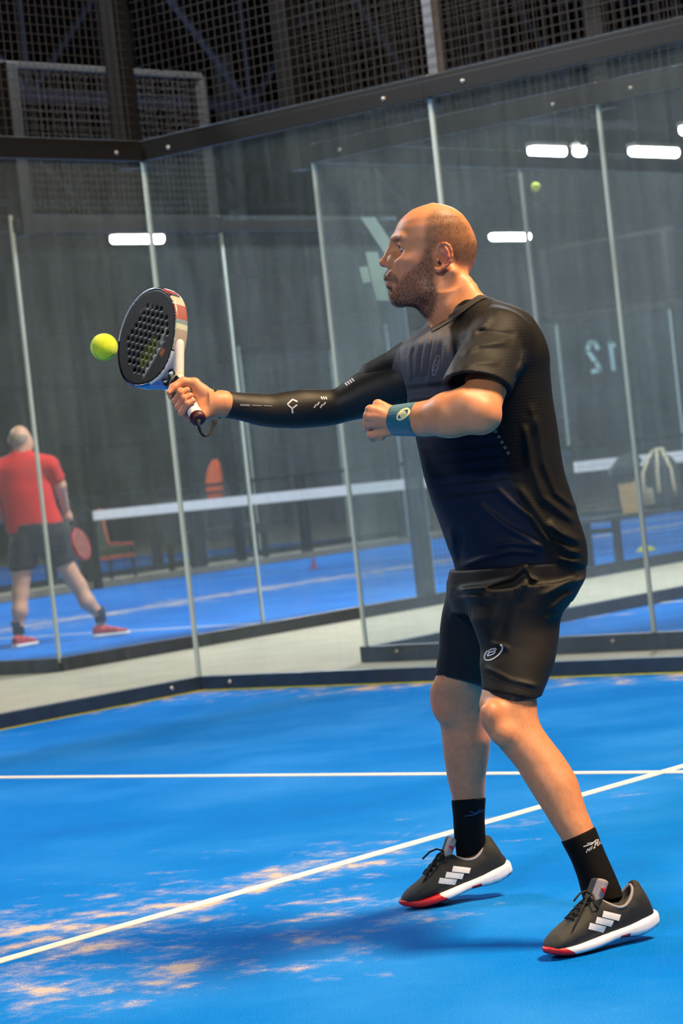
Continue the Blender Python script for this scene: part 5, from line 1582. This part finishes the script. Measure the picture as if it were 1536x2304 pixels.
truss(-43, 2, 62, 7.8, 10.2, 2.8, 'steel lattice truss under the dark roof, next to the far wall')
# columns and girts of the hall
COLM = mat('grey_painted_column', (128, 138, 142), 0.6, 0.1, 0.1, 5)
for k, (x, y) in enumerate([(-31, 20.5), (-31, 24.5), (-31, 35), (-31, 46), (-31, 54), (-18, 37), (-18, 44), (-44.8, 33), (-44.8, 41), (-44.8, 56)]):
    r_ = empty('hall_column', (x, y, 0)); tag(r_, 'grey steel hall column standing far behind the courts', 'column', 'grey steel hall columns')
    link('flange', boxmesh('flange', -.16, -.13, -.15, .15, 0, 10.9, COLM), r_); link('flange', boxmesh('flange', .13, .16, -.15, .15, 0, 10.9, COLM), r_)
    link('web', boxmesh('web', -.13, .13, -.02, .02, 0, 10.9, COLM), r_); link('base_plate', boxmesh('base_plate', -.25, .25, -.25, .25, -.012, .03, STEEL), r_)
GIRT = mat('dark_steel_girt', (58, 66, 70), 0.6, 0.1, 0.1, 5)
for z, l in ((2.4, 'low'), (4.2, 'middle'), (6.0, 'upper')):
    tag(MB().box(-45.9, -45.6, -30, 65, z, z + .22).box(-45.9, -45.5, -30, 65, z + .09, z + .13).build('trim_%d' % (3 + int(z / 1.8)), GIRT), 'dark steel rail running along the far hall wall, %s one' % l, 'trim', kind='structure')

# bench with bags behind the fence at the right
WOODD = mat('dark_bench_board', (52, 58, 66), 0.6, 0, 0.15, 20)
BY = lambda px_: on_plane(px_, 1150, 0, -3.45)[1]
bn = empty('bench', (-3.45, BY(1470), 0)); tag(bn, 'dark bench behind the low mesh fence, bags standing on it', 'bench')
for i in range(3): link('slat', boxmesh('slat', -.19 + i * .13, -.07 + i * .13, -1.05, 1.05, .40, .44, WOODD, .004), bn)
for yy_ in (-.85, .85):
    for xx_ in (-.16, .16): link('leg', boxmesh('leg', xx_ - .03, xx_ + .03, yy_ - .03, yy_ + .03, 0, .40, STEEL, .003), bn)
    link('brace', boxmesh('brace', -.15, .15, yy_ - .02, yy_ + .02, .30, .34, STEEL), bn)
# backpack
BK = cloth_material('dark_grey_bag_fabric', (38, 44, 50), 0, 0.85); STRAP = mat('beige_strap', (186, 178, 152), 0.85, 0, 0.1, 40)
bp_ = empty('backpack', (-3.42, BY(1488), .44), math.radians(30)); tag(bp_, 'dark grey backpack with beige straps standing on the bench', 'backpack')
Fb = Field(); Fb.u(loft(2, [0, .05, .2, .36, .46, .50], 0, [0, 0, 0, 0, .01, .02], [.155, .17, .17, .155, .11, .05], [.10, .115, .115, .10, .075, .04], None, 2.8, .03), 0)
v, q = mesh_field(Fb, (-.25, -.2, -.02), (.25, .2, .55), .012); link('body', np_mesh('body', v, q, [BK], True), bp_)
for sx_ in (-.16, -.02, .12):
    MB().tube([(sx_ * 1.0, -.06, .06), (sx_, -.125, .18), (sx_ * .9, -.12, .34), (sx_ * .55, -.09, .46), (sx_ * .3, -.02, .52)], .019, 8).build('strap', STRAP, bp_, True)
MB().tube([(-.05, 0, .50), (-.02, 0, .54), (.04, 0, .54), (.07, 0, .50)], .014, 8).build('handle', STRAP, bp_, True)
me = mesh_from('pocket', *boxv(-.19, -.07, -.135, -.05, .04, .20), [mat('beige_pocket', (150, 146, 128), 0.9, 0, 0.1, 40)]); bevel(me, .02); link('pocket', me, bp_)
# paper bag and dark jacket
pb_ = empty('paper_bag', (-3.40, BY(1412), .44), math.radians(35)); tag(pb_, 'tan paper bag standing on the bench beside the backpack', 'bag')
KR = mat('tan_kraft_paper', (168, 140, 98), 0.9, 0, 0.12, 25)
vs = [(-.085, -.06, 0), (.085, -.06, 0), (.085, .06, 0), (-.085, .06, 0), (-.105, -.065, .26), (.10, -.07, .28), (.11, .06, .27), (-.10, .065, .27), (-.09, -.05, .26), (.088, -.055, .28), (.095, .048, .27), (-.088, .052, .27), (-.07, -.045, .02), (.07, -.045, .02), (.07, .045, .02), (-.07, .045, .02)]
fs = [(3, 2, 1, 0), (0, 1, 5, 4), (1, 2, 6, 5), (2, 3, 7, 6), (3, 0, 4, 7), (4, 5, 9, 8), (5, 6, 10, 9), (6, 7, 11, 10), (7, 4, 8, 11), (8, 9, 13, 12), (9, 10, 14, 13), (10, 11, 15, 14), (11, 8, 12, 15), (12, 13, 14, 15)]
link('sack', mesh_from('sack', vs, fs, [KR]), pb_)
for s_ in (-1, 1): MB().tube([(-.04, s_ * .06, .25), (-.02, s_ * .065, .32), (.03, s_ * .065, .32), (.05, s_ * .06, .26)], .004, 6).build('handle', KR, pb_, True)
jk = Field(); jk.u(ell((0, 0, .07), (.13, .11, .085)), 0); jk.u(ell((.05, .02, .13), (.10, .08, .06)), .05); jk.u(ell((-.07, -.02, .04), (.08, .09, .05)), .04); jk.disp(lambda P, f: .018 * vnoise(P, 16, 2))
v, q = mesh_field(jk, (-.25, -.2, -.05), (.25, .2, .28), .010)
tag(link('jacket', np_mesh('jacket', v, q, [BK], True), None, (-3.42, BY(1410), .775)), 'crumpled dark jacket stuffed on top of the paper bag', 'jacket')
# marker cones and discs on the turf
def cone(x, y, rgb, nm, label):
    r_ = empty('marker_cone', (x, y, 0)); tag(r_, label, 'cone', 'training markers on the turf')
    cm_ = mat(nm, rgb, 0.6, 0, 0.08, 20)
    MB().box(-.05, .05, -.05, .05, 0.001, .010).build('foot', cm_, r_); MB().lathe([(.045, .008), (.042, .016), (.014, .12), (.010, .135), (.006, .136)], 18).build('body', cm_, r_, True)
cone(-5.2, 11.0, (210, 52, 74), 'red_cone_plastic', 'red cone standing by the net behind the bench')
cone(-9.95, 12.35, (176, 96, 160), 'pink_cone_plastic', 'pinkish cone beyond the net, left of the player')
def disc(x, y, label):
    tag(MB().lathe([(.10, .001), (.098, .01), (.055, .045), (.035, .05), (.03, .049), (.05, .04)], 20).build('marker_disc', mat('yellow_marker_plastic', (206, 206, 60), 0.6, 0, 0.08, 20), None, True, (x, y, 0)), label, 'marker', 'training markers on the turf')
disc(-5.35, 10.6, 'yellow marker disc beside the red cone'); disc(-4.4, 10.9, 'yellow marker disc right of the fence post under the bench')
# orange-framed chair, dark bench and orange bag beyond the far fence
ORG = mat('orange_painted_tube', (214, 84, 36), 0.5, 0, 0.08, 20); OLV = mat('olive_seat_fabric', (84, 92, 72), 0.85, 0, 0.12, 30)
def lounge(x, y, rz, label):
    r_ = empty('lounge_chair', (x, y, 0), rz); tag(r_, label, 'chair')
    me = mesh_from('seat', *boxv(-.28, .28, -.30, .30, .34, .44), [OLV]); bevel(me, .03); link('seat', me, r_)
    me = mesh_from('backrest', *boxv(-.28, .28, -.05, .05, 0, .46), [OLV]); bevel(me, .03); o = link('backrest', me, r_, (0, .30, .42)); o.rotation_euler = (-.25, 0, 0)
    for s_ in (-1, 1):
        MB().tube([(s_ * .32, .44, .92), (s_ * .32, .32, .46), (s_ * .32, -.30, .44)], .025, 8).build('side_rail', ORG, r_, True)
        for y_ in (-.27, .30): MB().tube([(s_ * .31, y_, .45), (s_ * .33, y_ * 1.1, 0)], .02, 8).build('leg', STEEL, r_, True)
    MB().tube([(-.32, -.31, .30), (.32, -.31, .30)], .022, 8).build('front_rail', ORG, r_, True)
lounge(-14.3, 13.2, math.radians(75), 'olive lounge chair with orange frame beyond the far fence')
db = empty('bench', (-14.2, 15.3, 0), math.radians(90)); tag(db, 'dark padded bench beyond the far fence, right of the orange chair', 'bench')
me = mesh_from('seat', *boxv(-.8, .8, -.25, .25, .36, .50), [WOODD]); bevel(me, .03); link('seat', me, db)
me = mesh_from('backrest', *boxv(-.8, .8, .20, .30, .50, .95), [WOODD]); bevel(me, .03); link('backrest', me, db)
for xx_ in (-.7, .7):
    for yy_ in (-.2, .2): link('leg', boxmesh('bench_leg', -.03, .03, -.03, .03, 0, .37, STEEL, .003), db, (xx_, yy_, 0))
ob = empty('racket_bag', (-13.25, 14.35, 0.88), math.radians(20)); tag(ob, 'tall orange bag hanging upright beyond the net', 'bag')
Fo = Field(); Fo.u(loft(2, [0, .06, .3, .44, .52], [0, 0, .01, .03, .05], 0, [.105, .11, .105, .075, .03], [.06, .07, .065, .05, .02], None, 2.8, .02), 0)
v, q = mesh_field(Fo, (-.2, -.15, -.03), (.25, .15, .6), .010); link('body', np_mesh('body', v, q, [mat('orange_bag_fabric', (232, 98, 34), 0.8, 0, 0.1, 30)], True), ob)
me = mesh_from('strap', *boxv(-.115, .115, -.075, .075, .085, .115), [BK]); bevel(me, .004); link('strap', me, ob)
MB().tube([(.05, 0, .50), (.07, 0, .60), (.09, .0, .615)], .008, 6).build('hook_loop', BK, ob, True)
hp = empty('coat_stand', (-13.05, 14.50, 0)); tag(hp, 'dark post the orange bag hangs from', 'stand')
link('pole', boxmesh('stand_pole', -.05, .05, -.05, .05, 0, 2.6, STEEL, .004), hp); link('hook', boxmesh('stand_hook', -.10, .0, -.012, .012, 1.49, 1.51, STEEL), hp); link('foot', boxmesh('stand_foot', -.2, .2, -.2, .2, -.012, .03, STEEL, .004), hp)
